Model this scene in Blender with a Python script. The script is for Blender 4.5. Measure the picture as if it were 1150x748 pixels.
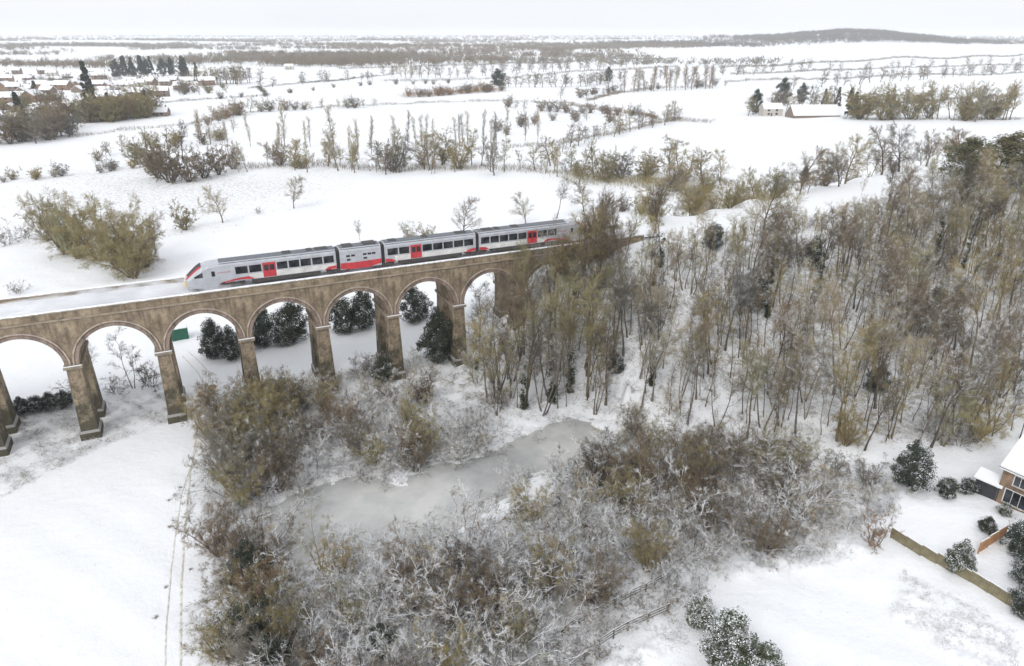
import bpy, bmesh, math, random
import numpy as np
from mathutils import Vector

for o in list(bpy.data.objects):
    bpy.data.objects.remove(o)
scene = bpy.context.scene
COL = scene.collection
R = math.radians

# ------------------------------------------------------------------ camera
CAM_H, PITCH, FPX = 53.0, R(23.0), 791.0
cd = bpy.data.cameras.new('camera')
cam = bpy.data.objects.new('camera', cd)
COL.objects.link(cam)
cam.location = (0, 0, CAM_H)
cam.rotation_euler = (R(90) - PITCH, 0, 0)
cd.sensor_width = 36.0
cd.lens = 36.0 * FPX / 1150.0
cd.clip_start, cd.clip_end = 0.5, 40000
scene.camera = cam
scene.render.resolution_x, scene.render.resolution_y = 1024, 666

# ------------------------------------------------------------------ sky: thin, even overcast
SUN_EL, SUN_AZ = R(42), R(205)          # azimuth measured from +Y towards +X
w = bpy.data.worlds.new('World')
scene.world = w
w.use_nodes = True
nt = w.node_tree
nt.nodes.clear()
sky = nt.nodes.new('ShaderNodeTexSky')
sky.sky_type = 'NISHITA'
sky.sun_disc = False
sky.sun_elevation = SUN_EL
sky.sun_rotation = SUN_AZ
sky.dust_density = 4.0
tc = nt.nodes.new('ShaderNodeTexCoord')
mp = nt.nodes.new('ShaderNodeMapping')
mp.inputs['Scale'].default_value = (1.0, 1.0, 4.0)
nz = nt.nodes.new('ShaderNodeTexNoise')
nz.inputs['Scale'].default_value = 2.2
nz.inputs['Detail'].default_value = 5
cr = nt.nodes.new('ShaderNodeValToRGB')
cr.color_ramp.elements[0].position = 0.3
cr.color_ramp.elements[1].position = 0.7
cr.color_ramp.elements[0].color = (8.3, 8.55, 8.95, 1)
cr.color_ramp.elements[1].color = (9.1, 9.25, 9.5, 1)
mx = nt.nodes.new('ShaderNodeMixRGB')
mx.inputs[0].default_value = 0.90
bg = nt.nodes.new('ShaderNodeBackground')
bg.inputs['Strength'].default_value = 0.10
ow = nt.nodes.new('ShaderNodeOutputWorld')
L = nt.links.new
L(tc.outputs['Generated'], mp.inputs['Vector']); L(mp.outputs[0], nz.inputs['Vector'])
L(nz.outputs['Fac'], cr.inputs['Fac'])
L(sky.outputs[0], mx.inputs[1]); L(cr.outputs[0], mx.inputs[2])
L(mx.outputs[0], bg.inputs['Color']); L(bg.outputs[0], ow.inputs['Surface'])

sd = bpy.data.lights.new('sun', 'SUN')
sd.energy = 1.15
sd.angle = R(25)
sd.color = (1.0, 0.975, 0.94)
sun = bpy.data.objects.new('sun', sd)
COL.objects.link(sun)
sdir = Vector((math.sin(SUN_AZ) * math.cos(SUN_EL), math.cos(SUN_AZ) * math.cos(SUN_EL), math.sin(SUN_EL)))
sun.rotation_euler = sdir.to_track_quat('Z', 'Y').to_euler()
sun.location = (-40, -40, 150)

vs = scene.view_settings
vs.view_transform = 'Standard'
vs.look = 'None'
vs.gamma = 1.0
vs.use_curve_mapping = False
scene.cycles.volume_bounces = 2
vs.exposure = 0.23

# ------------------------------------------------------------------ small helpers
def tag(o, label=None, cat=None, group=None, kind=None):
    if label: o['label'] = label
    if cat: o['category'] = cat
    if group: o['group'] = group
    if kind: o['kind'] = kind
    return o

def empty(name, loc=(0, 0, 0), rz=0.0, label=None, cat=None, group=None):
    o = bpy.data.objects.new(name, None)
    COL.objects.link(o)
    o.empty_display_size = 0.3
    o.location = loc
    o.rotation_euler = (0, 0, rz)
    return tag(o, label, cat, group)

def link(name, me, parent=None, mat=None, color=None):
    o = bpy.data.objects.new(name, me)
    COL.objects.link(o)
    if parent is not None: o.parent = parent
    if mat is not None and len(me.materials) == 0: me.materials.append(mat)
    if color: o.color = color
    return o

def copy_tree(o, parent=None):
    c = o.copy()
    COL.objects.link(c)
    c.parent = parent
    for ch in o.children:
        copy_tree(ch, c)
    return c

def tri_mesh(name, V, T):
    """fast mesh from an (n,3) vertex array and an (m,k) face array"""
    V = np.asarray(V, np.float32); T = np.asarray(T, np.int32)
    k = T.shape[1]
    me = bpy.data.meshes.new(name)
    me.vertices.add(len(V)); me.vertices.foreach_set('co', V.ravel())
    me.loops.add(T.size); me.loops.foreach_set('vertex_index', T.ravel())
    me.polygons.add(len(T))
    me.polygons.foreach_set('loop_start', np.arange(0, T.size, k, dtype=np.int32))
    me.polygons.foreach_set('loop_total', np.full(len(T), k, np.int32))
    me.update(calc_edges=True)
    return me

class MB:
    """collects boxes, prisms and polygons into one mesh"""
    def __init__(self): self.v = []; self.f = []
    def box(self, x0, x1, y0, y1, z0, z1):
        b = len(self.v)
        self.v += [(x0,y0,z0),(x1,y0,z0),(x1,y1,z0),(x0,y1,z0),(x0,y0,z1),(x1,y0,z1),(x1,y1,z1),(x0,y1,z1)]
        self.f += [(b,b+3,b+2,b+1),(b+4,b+5,b+6,b+7),(b,b+1,b+5,b+4),(b+1,b+2,b+6,b+5),(b+2,b+3,b+7,b+6),(b+3,b,b+4,b+7)]
        return self
    def frustum(self, lo, z0, hi, z1):
        b = len(self.v)
        for (x0, x1, y0, y1), z in ((lo, z0), (hi, z1)):
            self.v += [(x0,y0,z),(x1,y0,z),(x1,y1,z),(x0,y1,z)]
        self.f += [(b,b+3,b+2,b+1),(b+4,b+5,b+6,b+7),(b,b+1,b+5,b+4),(b+1,b+2,b+6,b+5),(b+2,b+3,b+7,b+6),(b+3,b,b+4,b+7)]
        return self
    def loft(self, rings, cap=True, closed=True):
        b = len(self.v); n = len(rings[0])
        for r in rings: self.v += [tuple(p) for p in r]
        for i in range(len(rings) - 1):
            for j in range(n if closed else n - 1):
                k = (j + 1) % n
                self.f.append((b+i*n+j, b+i*n+k, b+(i+1)*n+k, b+(i+1)*n+j))
        if cap and closed:
            self.f.append(tuple(b + j for j in reversed(range(n))))
            m = b + (len(rings) - 1) * n
            self.f.append(tuple(m + j for j in range(n)))
        return self
    def bar(self, a, c, r, n=6, r2=None):
        a = Vector(a); c = Vector(c); d = (c - a).normalized()
        u = d.orthogonal().normalized(); q = d.cross(u)
        r2 = r if r2 is None else r2
        rings = []
        for p, rr in ((a, r), (c, r2)):
            rings.append([p + (u * math.cos(t) + q * math.sin(t)) * rr for t in [2*math.pi*i/n for i in range(n)]])
        return self.loft(rings)
    def mesh(self, name, smooth=False, bevel=0.0):
        me = bpy.data.meshes.new(name)
        me.from_pydata(self.v, [], self.f)
        bm = bmesh.new(); bm.from_mesh(me)
        bmesh.ops.recalc_face_normals(bm, faces=bm.faces)
        if bevel:
            bmesh.ops.bevel(bm, geom=[e for e in bm.edges], offset=bevel, segments=1, affect='EDGES')
        bm.to_mesh(me); bm.free()
        if smooth:
            me.polygons.foreach_set('use_smooth', [True] * len(me.polygons))
        me.update()
        return me
    def build(self, name, mat, parent=None, smooth=False, bevel=0.0):
        return link(name, self.mesh(name, smooth, bevel), parent, mat)

# ------------------------------------------------------------------ materials
def mat_new(name):
    m = bpy.data.materials.new(name)
    m.use_nodes = True
    return m, m.node_tree, m.node_tree.nodes['Principled BSDF']

def N(nt, typ, **kw):
    n = nt.nodes.new(typ)
    for k, v in kw.items():
        if k.startswith('i_'):
            n.inputs[k[2:].replace('_', ' ')].default_value = v
        else: setattr(n, k, v)
    return n

def ramp(nt, src, p0, p1, c0=(0,0,0,1), c1=(1,1,1,1)):
    r = N(nt, 'ShaderNodeValToRGB')
    r.color_ramp.elements[0].position = p0; r.color_ramp.elements[1].position = p1
    r.color_ramp.elements[0].color = c0; r.color_ramp.elements[1].color = c1
    nt.links.new(src, r.inputs[0])
    return r.outputs[0]

def math2(nt, op, a, b):
    n = N(nt, 'ShaderNodeMath', operation=op)
    for i, s in enumerate((a, b)):
        if isinstance(s, (int, float)): n.inputs[i].default_value = s
        else: nt.links.new(s, n.inputs[i])
    return n.outputs[0]

def mixc(nt, fac, a, b, blend='MIX'):
    n = N(nt, 'ShaderNodeMixRGB', blend_type=blend)
    for i, s in enumerate((fac, a, b)):
        if isinstance(s, (int, float)): n.inputs[i].default_value = s
        elif isinstance(s, tuple): n.inputs[i].default_value = s if len(s) == 4 else (*s, 1)
        else: nt.links.new(s, n.inputs[i])
    return n.outputs[0]

def noise(nt, scale, detail=4, coord='Object', rough=0.55, stretch=None):
    t = N(nt, 'ShaderNodeTexCoord')
    src = t.outputs[coord]
    if stretch:
        m = N(nt, 'ShaderNodeMapping'); m.inputs['Scale'].default_value = stretch
        nt.links.new(src, m.inputs['Vector']); src = m.outputs[0]
    n = N(nt, 'ShaderNodeTexNoise')
    n.inputs['Scale'].default_value = scale; n.inputs['Detail'].default_value = detail
    n.inputs['Roughness'].default_value = rough
    nt.links.new(src, n.inputs['Vector'])
    return n.outputs['Fac']

def bump(nt, bs, h, strength, dist):
    b = N(nt, 'ShaderNodeBump')
    b.inputs['Strength'].default_value = strength; b.inputs['Distance'].default_value = dist
    nt.links.new(h, b.inputs['Height']); nt.links.new(b.outputs[0], bs.inputs['Normal'])

SNOW = (0.86, 0.875, 0.90)

def up_factor(nt, lo, hi):
    g = N(nt, 'ShaderNodeNewGeometry')
    s = N(nt, 'ShaderNodeSeparateXYZ'); nt.links.new(g.outputs['Normal'], s.inputs[0])
    return ramp(nt, s.outputs['Z'], lo, hi)

def plain(name, col, rough=0.6, metal=0.0, var=0.12, scale=3.0, snow=0.0):
    m, nt, b = mat_new(name)
    n = noise(nt, scale, 5)
    dark = tuple(c * (1 - var) for c in col); light = tuple(min(1, c * (1 + var)) for c in col)
    c = ramp(nt, n, 0.3, 0.7, (*dark, 1), (*light, 1))
    if snow > 0:
        n2 = noise(nt, 2.3, 5)
        f = math2(nt, 'MULTIPLY', up_factor(nt, 0.3, 0.6), ramp(nt, n2, 0.62 - 0.5*snow, 0.72 - 0.5*snow))
        c = mixc(nt, f, c, SNOW)
    nt.links.new(c, b.inputs['Base Color'])
    b.inputs['Roughness'].default_value = rough
    b.inputs['Metallic'].default_value = metal
    return m

def make_snow(name, tint=SNOW, patch=0.0, bs=0.35):
    m, nt, b = mat_new(name)
    n1 = noise(nt, 0.05, 6); n2 = noise(nt, 1.6, 6); n3 = noise(nt, 9.0, 4)
    c = mixc(nt, ramp(nt, n1, 0.35, 0.7), tuple(x * 0.965 for x in tint), tint)
    if patch:
        f = math2(nt, 'MULTIPLY', ramp(nt, n2, 0.60, 0.72), ramp(nt, n1, 0.42, 0.62))
        f = math2(nt, 'MULTIPLY', f, patch)
        c = mixc(nt, f, c, (0.22, 0.19, 0.12))
    nt.links.new(c, b.inputs['Base Color'])
    b.inputs['Roughness'].default_value = 0.65
    b.inputs['Specular IOR Level'].default_value = 0.25
    h = math2(nt, 'ADD', n2, math2(nt, 'MULTIPLY', n3, 0.25))
    bump(nt, b, h, bs, 0.12)
    return m

def make_ground():
    """snow; 'scrub' is where dead grass and brush stands through it"""
    m, nt, b = mat_new('snow_ground')
    at_ = N(nt, 'ShaderNodeAttribute', attribute_name='scrub')
    n1 = noise(nt, 0.035, 6); n2 = noise(nt, 0.9, 7, rough=0.65); n3 = noise(nt, 4.5, 5, rough=0.7)
    c = mixc(nt, ramp(nt, n1, 0.3, 0.7), (0.835, 0.85, 0.875), SNOW)
    k = math2(nt, 'ADD', math2(nt, 'MULTIPLY', n2, 0.55), math2(nt, 'MULTIPLY', n3, 0.45))
    k = math2(nt, 'ADD', k, math2(nt, 'MULTIPLY', at_.outputs['Fac'], 0.23))
    grass = ramp(nt, n3, 0.35, 0.7, (0.10, 0.085, 0.055, 1), (0.26, 0.22, 0.15, 1))
    f = math2(nt, 'MULTIPLY', ramp(nt, k, 0.60, 0.74), 0.85)
    c = mixc(nt, f, c, grass)
    nt.links.new(c, b.inputs['Base Color'])
    b.inputs['Roughness'].default_value = 0.7
    b.inputs['Specular IOR Level'].default_value = 0.2
    n4 = noise(nt, 0.15, 5)
    h = math2(nt, 'ADD', math2(nt, 'ADD', n2, math2(nt, 'MULTIPLY', n3, 0.35)), math2(nt, 'MULTIPLY', n4, 3.0))
    bump(nt, b, h, 0.5, 0.3)
    return m

def make_twig(name, lo=0.15, hi=0.55, var=0.25):
    """object colour is the bark; object alpha is how much snow has stuck to the upper sides"""
    m, nt, b = mat_new(name)
    oi = N(nt, 'ShaderNodeObjectInfo')
    n = noise(nt, 1.1, 4); n2 = noise(nt, 0.9, 4)
    hs = N(nt, 'ShaderNodeHueSaturation')
    nt.links.new(oi.outputs['Color'], hs.inputs['Color'])
    v = math2(nt, 'ADD', math2(nt, 'MULTIPLY', n, var * 4), 1 - var * 2)
    nt.links.new(v, hs.inputs['Value'])
    s = math2(nt, 'ADD', ramp(nt, n2, 0.3, 0.7), oi.outputs['Alpha'])
    f = math2(nt, 'MULTIPLY', up_factor(nt, lo, hi), ramp(nt, math2(nt, 'SUBTRACT', s, 0.5), 0.42, 0.55))
    f = math2(nt, 'MULTIPLY', f, ramp(nt, oi.outputs['Alpha'], 0.02, 0.1))
    c = mixc(nt, f, hs.outputs[0], SNOW)
    nt.links.new(c, b.inputs['Base Color'])
    b.inputs['Roughness'].default_value = 0.85
    b.inputs['Specular IOR Level'].default_value = 0.15
    return m

def make_brick(name, a, bcol, mortar, snow=0.0):
    m, nt, b = mat_new(name)
    t = N(nt, 'ShaderNodeTexCoord')
    # bricks run along the longer horizontal: use x+y so both faces course correctly
    s = N(nt, 'ShaderNodeSeparateXYZ'); nt.links.new(t.outputs['Object'], s.inputs[0])
    cxy = N(nt, 'ShaderNodeCombineXYZ')
    nt.links.new(math2(nt, 'ADD', s.outputs['X'], s.outputs['Y']), cxy.inputs[0])
    nt.links.new(s.outputs['Z'], cxy.inputs[1])
    br = N(nt, 'ShaderNodeTexBrick')
    br.inputs['Scale'].default_value = 1.0
    br.inputs['Brick Width'].default_value = 0.23; br.inputs['Row Height'].default_value = 0.075
    br.inputs['Mortar Size'].default_value = 0.008
    br.inputs['Color1'].default_value = (*a, 1); br.inputs['Color2'].default_value = (*bcol, 1)
    br.inputs['Mortar'].default_value = (*mortar, 1)
    nt.links.new(cxy.outputs[0], br.inputs['Vector'])
    n1 = noise(nt, 0.45, 8, rough=0.72); n2 = noise(nt, 1.0, 8, stretch=(1, 1, 0.16), rough=0.75); n3 = noise(nt, 1.9, 8, rough=0.75)
    c = mixc(nt, math2(nt, 'MULTIPLY', ramp(nt, n1, 0.38, 0.62), 0.8), br.outputs['Color'], (0.125, 0.095, 0.07))
    c = mixc(nt, math2(nt, 'MULTIPLY', ramp(nt, n2, 0.48, 0.66), 0.8), c, (0.075, 0.06, 0.05))
    c = mixc(nt, math2(nt, 'MULTIPLY', ramp(nt, n3, 0.55, 0.72), 0.6), c, (0.40, 0.33, 0.26))
    # green-black growth that climbs from the foot
    gz = ramp(nt, math2(nt, 'ADD', math2(nt, 'MULTIPLY', s.outputs['Z'], -0.07), math2(nt, 'ADD', math2(nt, 'MULTIPLY', n1, 1.9), -0.04)), 0.35, 0.66)
    if snow > -1:
        c = mixc(nt, math2(nt, 'MULTIPLY', gz, 0.85), c, (0.062, 0.06, 0.042))
    if snow > 0:
        c = mixc(nt, math2(nt, 'MULTIPLY', up_factor(nt, 0.45, 0.7), snow), c, SNOW)
    nt.links.new(c, b.inputs['Base Color'])
    b.inputs['Roughness'].default_value = 0.85
    b.inputs['Specular IOR Level'].default_value = 0.2
    bump(nt, b, math2(nt, 'ADD', br.outputs['Fac'], n3), 0.3, 0.01)
    return m

M = {}
M['ground'] = make_ground()
M['snow'] = make_snow('lying_snow')
M['deck'] = make_snow('deck_snow', (0.82, 0.835, 0.86), 0.15, 0.6)
M['twig'] = make_twig('bare_twigs', -0.05, 0.35)
M['trunk'] = make_twig('snow_streaked_bark', 0.1, 0.5, 0.2)
M['leaf'] = make_twig('evergreen_leaf', 0.45, 0.8, 0.3)
M['brick'] = make_brick('viaduct_brick', (0.46, 0.36, 0.235), (0.35, 0.27, 0.18), (0.47, 0.41, 0.32), 0.9)
M['ring'] = make_brick('arch_ring_brick', (0.44, 0.33, 0.27), (0.36, 0.27, 0.22), (0.46, 0.4, 0.36), -2)
M['stone'] = plain('weathered_stone', (0.34, 0.30, 0.24), 0.85, var=0.2, snow=0.25)
M['string'] = plain('string_course_stone', (0.31, 0.26, 0.20), 0.85, var=0.3, scale=1.2)
M['hood'] = plain('pale_hood_brick', (0.42, 0.35, 0.30), 0.85, var=0.35, scale=1.5)
M['red_brick'] = make_brick('house_brick', (0.42, 0.26, 0.16), (0.34, 0.20, 0.125), (0.4, 0.35, 0.3), -1)
M['silver'] = plain('train_silver_paint', (0.47, 0.485, 0.52), 0.38, 0.15, 0.14, 0.8)
M['white_paint'] = plain('train_white_paint', (0.66, 0.65, 0.63), 0.45, 0, 0.2, 0.9)
M['red'] = plain('train_red_paint', (0.52, 0.045, 0.055), 0.45, 0, 0.2, 1.2)
M['yellow'] = plain('train_yellow_paint', (0.85, 0.52, 0.02), 0.35, 0, 0.05)
M['black'] = plain('black_rubber', (0.022, 0.022, 0.025), 0.6)
M['roof_grey'] = plain('train_roof_grey', (0.135, 0.145, 0.165), 0.6, 0, 0.25, snow=0.0)
M['under'] = plain('underframe_grime', (0.07, 0.065, 0.06), 0.8, 0, 0.3)
m, nt_, b_ = mat_new('dark_glass'); b_.inputs['Base Color'].default_value = (0.02, 0.024, 0.03, 1)
b_.inputs['Roughness'].default_value = 0.08
nn = noise(nt_, 0.8, 3); nt_.links.new(ramp(nt_, nn, 0.4, 0.7, (0.012, 0.014, 0.018, 1), (0.07, 0.075, 0.085, 1)), b_.inputs['Base Color'])
M['glass'] = m
M['steel'] = plain('rail_steel', (0.2, 0.17, 0.15), 0.5, 0.5)
M['wood'] = plain('weathered_fence_wood', (0.23, 0.20, 0.12), 0.85, var=0.3, scale=1.5, snow=0.75)
M['rail_wood'] = plain('grey_rail_wood', (0.13, 0.115, 0.095), 0.9, var=0.3, scale=1.5, snow=0.8)
M['panel_wood'] = plain('orange_brown_fence_wood', (0.42, 0.23, 0.11), 0.8, var=0.2, scale=2, snow=0.8)
M['dark_wood'] = plain('tarred_boards', (0.05, 0.05, 0.058), 0.8, var=0.2, snow=0.3)
M['green'] = plain('green_steel', (0.02, 0.14, 0.085), 0.5, var=0.15, snow=0.3)
M['mud'] = plain('trodden_mud', (0.27, 0.20, 0.12), 0.9, var=0.35, scale=0.9)
M['render_wall'] = plain('pale_render', (0.5, 0.47, 0.42), 0.8)
M['dark_wall'] = plain('dull_brick_wall', (0.22, 0.17, 0.14), 0.85)
M['white_frame'] = plain('white_window_frame', (0.8, 0.8, 0.8), 0.4, 0, 0.03)

# ------------------------------------------------------------------ terrain
D = np.array([0.9089, 0.4170]); NRM = np.array([-0.4170, 0.9089])   # along / across the viaduct
VO = np.array([-54.78, 88.97])                                        # near face below one arch crown
DEPTH = 9.0
def vpt(s, t): return VO + D * s + NRM * t
BAY, COPING, DECK, SPRING, RAD = 11.24, 19.3, 18.30, 11.55, 4.76
ARCH_LO, ARCH_HI = -4, 7
ABUT0, ABUT1 = ARCH_HI * BAY + BAY / 2, ARCH_HI * BAY + BAY / 2 + 2.2

def sstep(a, b, x):
    t = np.clip((x - a) / (b - a), 0, 1)
    return t * t * (3 - 2 * t)

e0 = vpt(ABUT1, DEPTH / 2)
RAIL = [vpt(-60, DEPTH/2), vpt(20, DEPTH/2), vpt(60, DEPTH/2), vpt(72, DEPTH/2), e0, np.array([42., 138.]), np.array([61., 151.]), np.array([95., 177.]),
        np.array([130., 204.]), np.array([180., 245.]), np.array([260., 318.]), np.array([380., 440.])]
RAIL = [np.asarray(p, float) for p in RAIL]
S0 = -sum(np.linalg.norm(RAIL[i+1] - RAIL[i]) for i in range(4))      # s = 0 at the abutment

def rail_sd(x, y):
    best = np.full(x.shape, 1e9); s_at = np.zeros(x.shape); side = np.zeros(x.shape)
    acc = S0
    for a, b in zip(RAIL[:-1], RAIL[1:]):
        d = b - a; Ln = np.linalg.norm(d)
        t = np.clip(((x - a[0]) * d[0] + (y - a[1]) * d[1]) / Ln**2, 0, 1)
        dx = x - a[0] - t * d[0]; dy = y - a[1] - t * d[1]
        r = np.hypot(dx, dy)
        k = r < best
        best = np.where(k, r, best); s_at = np.where(k, acc + t * Ln, s_at)
        side = np.where(k, d[0] * dy - d[1] * dx, side)
        acc += Ln
    return best, s_at, side

def wob(x, y, w, ph):
    return (np.sin(x / w * 1.0 + ph) * np.cos(y / w * 1.13 - ph * 1.7) + 0.5 * np.sin((x + 1.7 * y) / w * 1.9 + ph * 3) + 0.35 * np.sin((2.1 * x - y) / w * 2.7 + ph))

def pix_plane(px, py, z):
    u = (px - 575) / FPX; v = (py - 374) / FPX
    den = math.sin(PITCH) + v * math.cos(PITCH)
    t = (CAM_H - z) / den
    return np.array([t * u, t * (math.cos(PITCH) - v * math.sin(PITCH))])

POND_Z = -0.9
POND_PX = [(285,600),(315,560),(345,550),(400,534),(445,548),(482,522),(540,516),(585,492),(640,470),(665,474),(690,500),(740,535),(800,545),(850,540),(890,540),(935,545),(930,566),
           (885,570),(830,565),(760,572),(690,560),(640,525),(600,530),(560,560),(520,590),(470,622),(420,634),(370,622),(330,634),(295,628)]
POND = np.array([pix_plane(a, b, POND_Z) for a, b in POND_PX])

def poly_in(P, x, y):
    x = np.asarray(x, float); y = np.asarray(y, float)
    ins = np.zeros(x.shape, bool)
    n = len(P)
    for i in range(n):
        x0, y0 = P[i]; x1, y1 = P[(i + 1) % n]
        if y0 == y1: continue
        c = ((y0 > y) != (y1 > y)) & (x < (x1 - x0) * (y - y0) / (y1 - y0) + x0)
        ins ^= c
    return ins

def poly_dist(P, x, y):
    best = np.full(x.shape, 1e9)
    for i in range(len(P)):
        a = P[i]; d = P[(i + 1) % len(P)] - a
        t = np.clip(((x - a[0]) * d[0] + (y - a[1]) * d[1]) / (d @ d), 0, 1)
        best = np.minimum(best, np.hypot(x - a[0] - t * d[0], y - a[1] - t * d[1]))
    return best

HUMMOCK_PX = [[(1012,640),(1140,712),(1149,790),(1080,748),(1000,690)], [(815,618),(960,592),(985,622),(900,640),(830,642)], [(895,592),(1000,560),(1010,590),(960,600)], [(640,748),(700,715),(760,690),(780,720),(700,760)]]
HUMMOCK = [np.array([pix_plane(a, b, 1.0) for a, b in q]) for q in HUMMOCK_PX]
def height(x, y):
    x = np.asarray(x, float); y = np.asarray(y, float)
    r = np.hypot(x, y)
    far = sstep(180, 700, r)
    z = 0.22 * wob(x, y, 9.0, 1.0) + 0.12 * wob(x, y, 3.1, 2.2) * (1 - far)
    z = z - 1.6 * sstep(-50, -66, x) * (1 - sstep(96, 130, y)) + 2.2 * sstep(28, 62, x) * (1 - sstep(150, 260, y))
    z = z + far * (3.0 * wob(x, y, 170., .4) + 3.0)
    z = z + sstep(900, 4200, y) * (14 + 5 * wob(x, y, 600., 2.0))
    # farmland swell on the right and the low wooded ridge behind it
    z = z + 5.0 * np.exp(-((x - 230) / 190)**2 - ((y - 430) / 110)**2)
    z = z + 38 * np.exp(-((x - 1450) / 330)**2 - ((y - 3300) / 420)**2)
    z = z + 12 * np.exp(-((x - 700) / 700)**2 - ((y - 3600) / 500)**2)
    # railway hillside
    d, s, side = rail_sd(x, y)
    crest = 18.30 * sstep(-40, 1, s)
    near = side < 0
    wn = np.clip(46 + 0.42 * np.maximum(s, 0), 30, 118)
    g = np.where(near, 1 - sstep(4.5, wn, d) ** 0.85, 1 - sstep(4.5, 42, d))
    lift = np.maximum(crest - z, 0) * g
    lumps = 1 + 0.05 * wob(x, y, 7., .3) * sstep(5, 12, d)
    z = z + lift * lumps
    # snow-buried bramble
    for P_ in HUMMOCK:
        mm = (np.abs(x - P_[:, 0].mean()) < 30) & (np.abs(y - P_[:, 1].mean()) < 30)
        if np.any(mm):
            xs = np.where(mm, x, P_[0, 0] + 99); ins = poly_in(P_, xs, y) & mm
            pd = poly_dist(P_, xs, y)
            z = z + np.where(ins, np.clip(pd, 0, 1.2) * (0.32 + 0.22 * wob(x, y, 0.55, 1.3) + 0.2 * wob(x, y, 1.3, .2)), 0)
    # pond bed
    m = (x > -60) & (x < 60) & (y > 40) & (y < 110)
    if np.any(m):
        xs = np.where(m, x, 0); ys = np.where(m, y, 75)
        ins = poly_in(POND, xs, ys); pd = poly_dist(POND, xs, ys)
        sd_ = np.where(ins, -pd, pd) + 0.55 * wob(xs, ys, 1.6, .7) + 0.5 * wob(xs, ys, 0.7, 2.1)
        bed = np.where(sd_ < 0, np.maximum(-0.95 + sd_ * 0.35, -1.9), np.minimum(-0.95 + sd_ * 0.28, 99))
        k = m & (sd_ < 7)
        z = np.where(k, np.minimum(z, bed), z)
    return z

def h1(x, y): return float(height(np.array([x]), np.array([y]))[0])

TS = np.concatenate([np.linspace(30, 260, 461), np.geomspace(260.5, 9000, 900)])
def at(px, py):
    """point of the ground seen at a pixel of the 1150 x 748 photograph"""
    u = (px - 575) / FPX; v = (py - 374) / FPX
    dx, dy, dz = u, math.cos(PITCH) - v * math.sin(PITCH), -(math.sin(PITCH) + v * math.cos(PITCH))
    X = dx * TS; Y = dy * TS; Z = CAM_H + dz * TS
    gap = Z - height(X, Y)
    i = int(np.argmax(gap < 0))
    if gap[i] >= 0: i = len(TS) - 1
    if i > 0:
        f = gap[i-1] / (gap[i-1] - gap[i]) if gap[i] < 0 else 1
        x = X[i-1] + (X[i] - X[i-1]) * f; y = Y[i-1] + (Y[i] - Y[i-1]) * f
    else: x, y = X[0], Y[0]
    return np.array([x, y, h1(x, y)])

def px_per_m(p): 
    return FPX / (p[1] * math.cos(PITCH) + (CAM_H - p[2]) * math.sin(PITCH))

def zone(px_poly): return np.array([at(a, b)[:2] for a, b in px_poly])

def scatter(P, n, rng, gap):
    lo, hi = P.min(0), P.max(0)
    out = []
    tries = 0
    while len(out) < n and tries < 60 * n:
        tries += 1
        p = lo + (hi - lo) * rng.random(2)
        if not poly_in(P, p[0], p[1]): continue
        if any((p[0]-q[0])**2 + (p[1]-q[1])**2 < gap * gap for q in out): continue
        out.append(p)
    return out

def axis(fine0, fine1, step, lo, hi, grow):
    a = list(np.arange(fine0, fine1 + step/2, step))
    s = step; v = a[-1]
    while v < hi: s *= grow; v += s; a.append(v)
    s = step; v = a[0]; b = []
    while v > lo: s *= grow; v -= s; b.append(v)
    return np.array(b[::-1] + a)

gx = axis(-85, 110, 0.6, -9000, 9000, 1.07)
gy = axis(34, 150, 0.6, -300, 12000, 1.055)
GX, GY = np.meshgrid(gx, gy)
GZ = height(GX.ravel(), GY.ravel())
nx, ny = len(gx), len(gy)
ii = np.arange(nx * ny).reshape(ny, nx)
Q = np.stack([ii[:-1, :-1].ravel(), ii[:-1, 1:].ravel(), ii[1:, 1:].ravel(), ii[1:, :-1].ravel()], 1)
gme = tri_mesh('snow_ground', np.stack([GX.ravel(), GY.ravel(), GZ], 1), Q)
gme.polygons.foreach_set('use_smooth', np.ones(len(Q), bool))

SCRUB = [  # (photo outline of the rough ground, strength)
    ([(225,455),(330,440),(540,470),(640,465),(830,480),(1000,520),(1010,590),(960,610),(830,640),(740,655),(600,748),(640,830),(230,830),(225,600)], 0.5),
    ([(540,470),(545,400),(640,320),(720,290),(800,262),(1000,225),(1149,200),(1149,520),(1000,525),(830,480),(640,462)], 0.55),
    ([(0,470),(200,440),(210,470),(120,500),(0,560)], 0.55),
    ([(0,180),(200,185),(420,190),(420,215),(240,262),(60,280),(0,270)], 0.45),
    ([(1010,640),(1149,705),(1149,790),(1000,700)], 0.35),
    ([(360,440),(520,380),(540,470),(440,480)], 0.6),
]
sc = np.zeros(len(GZ), np.float32)
for poly, k in SCRUB:
    P = zone(poly)
    ins = poly_in(P, GX.ravel(), GY.ravel())
    pd = poly_dist(P, GX.ravel(), GY.ravel())
    sc = np.maximum(sc, np.where(ins, k * np.clip(pd / (9.0 if P[:, 1].mean() < 150 else 30.0), 0, 1), 0))
a_ = gme.attributes.new('scrub', 'FLOAT', 'POINT'); a_.data.foreach_set('value', sc)
tag(link('ground', gme, None, M['ground']), kind='structure')

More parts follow.
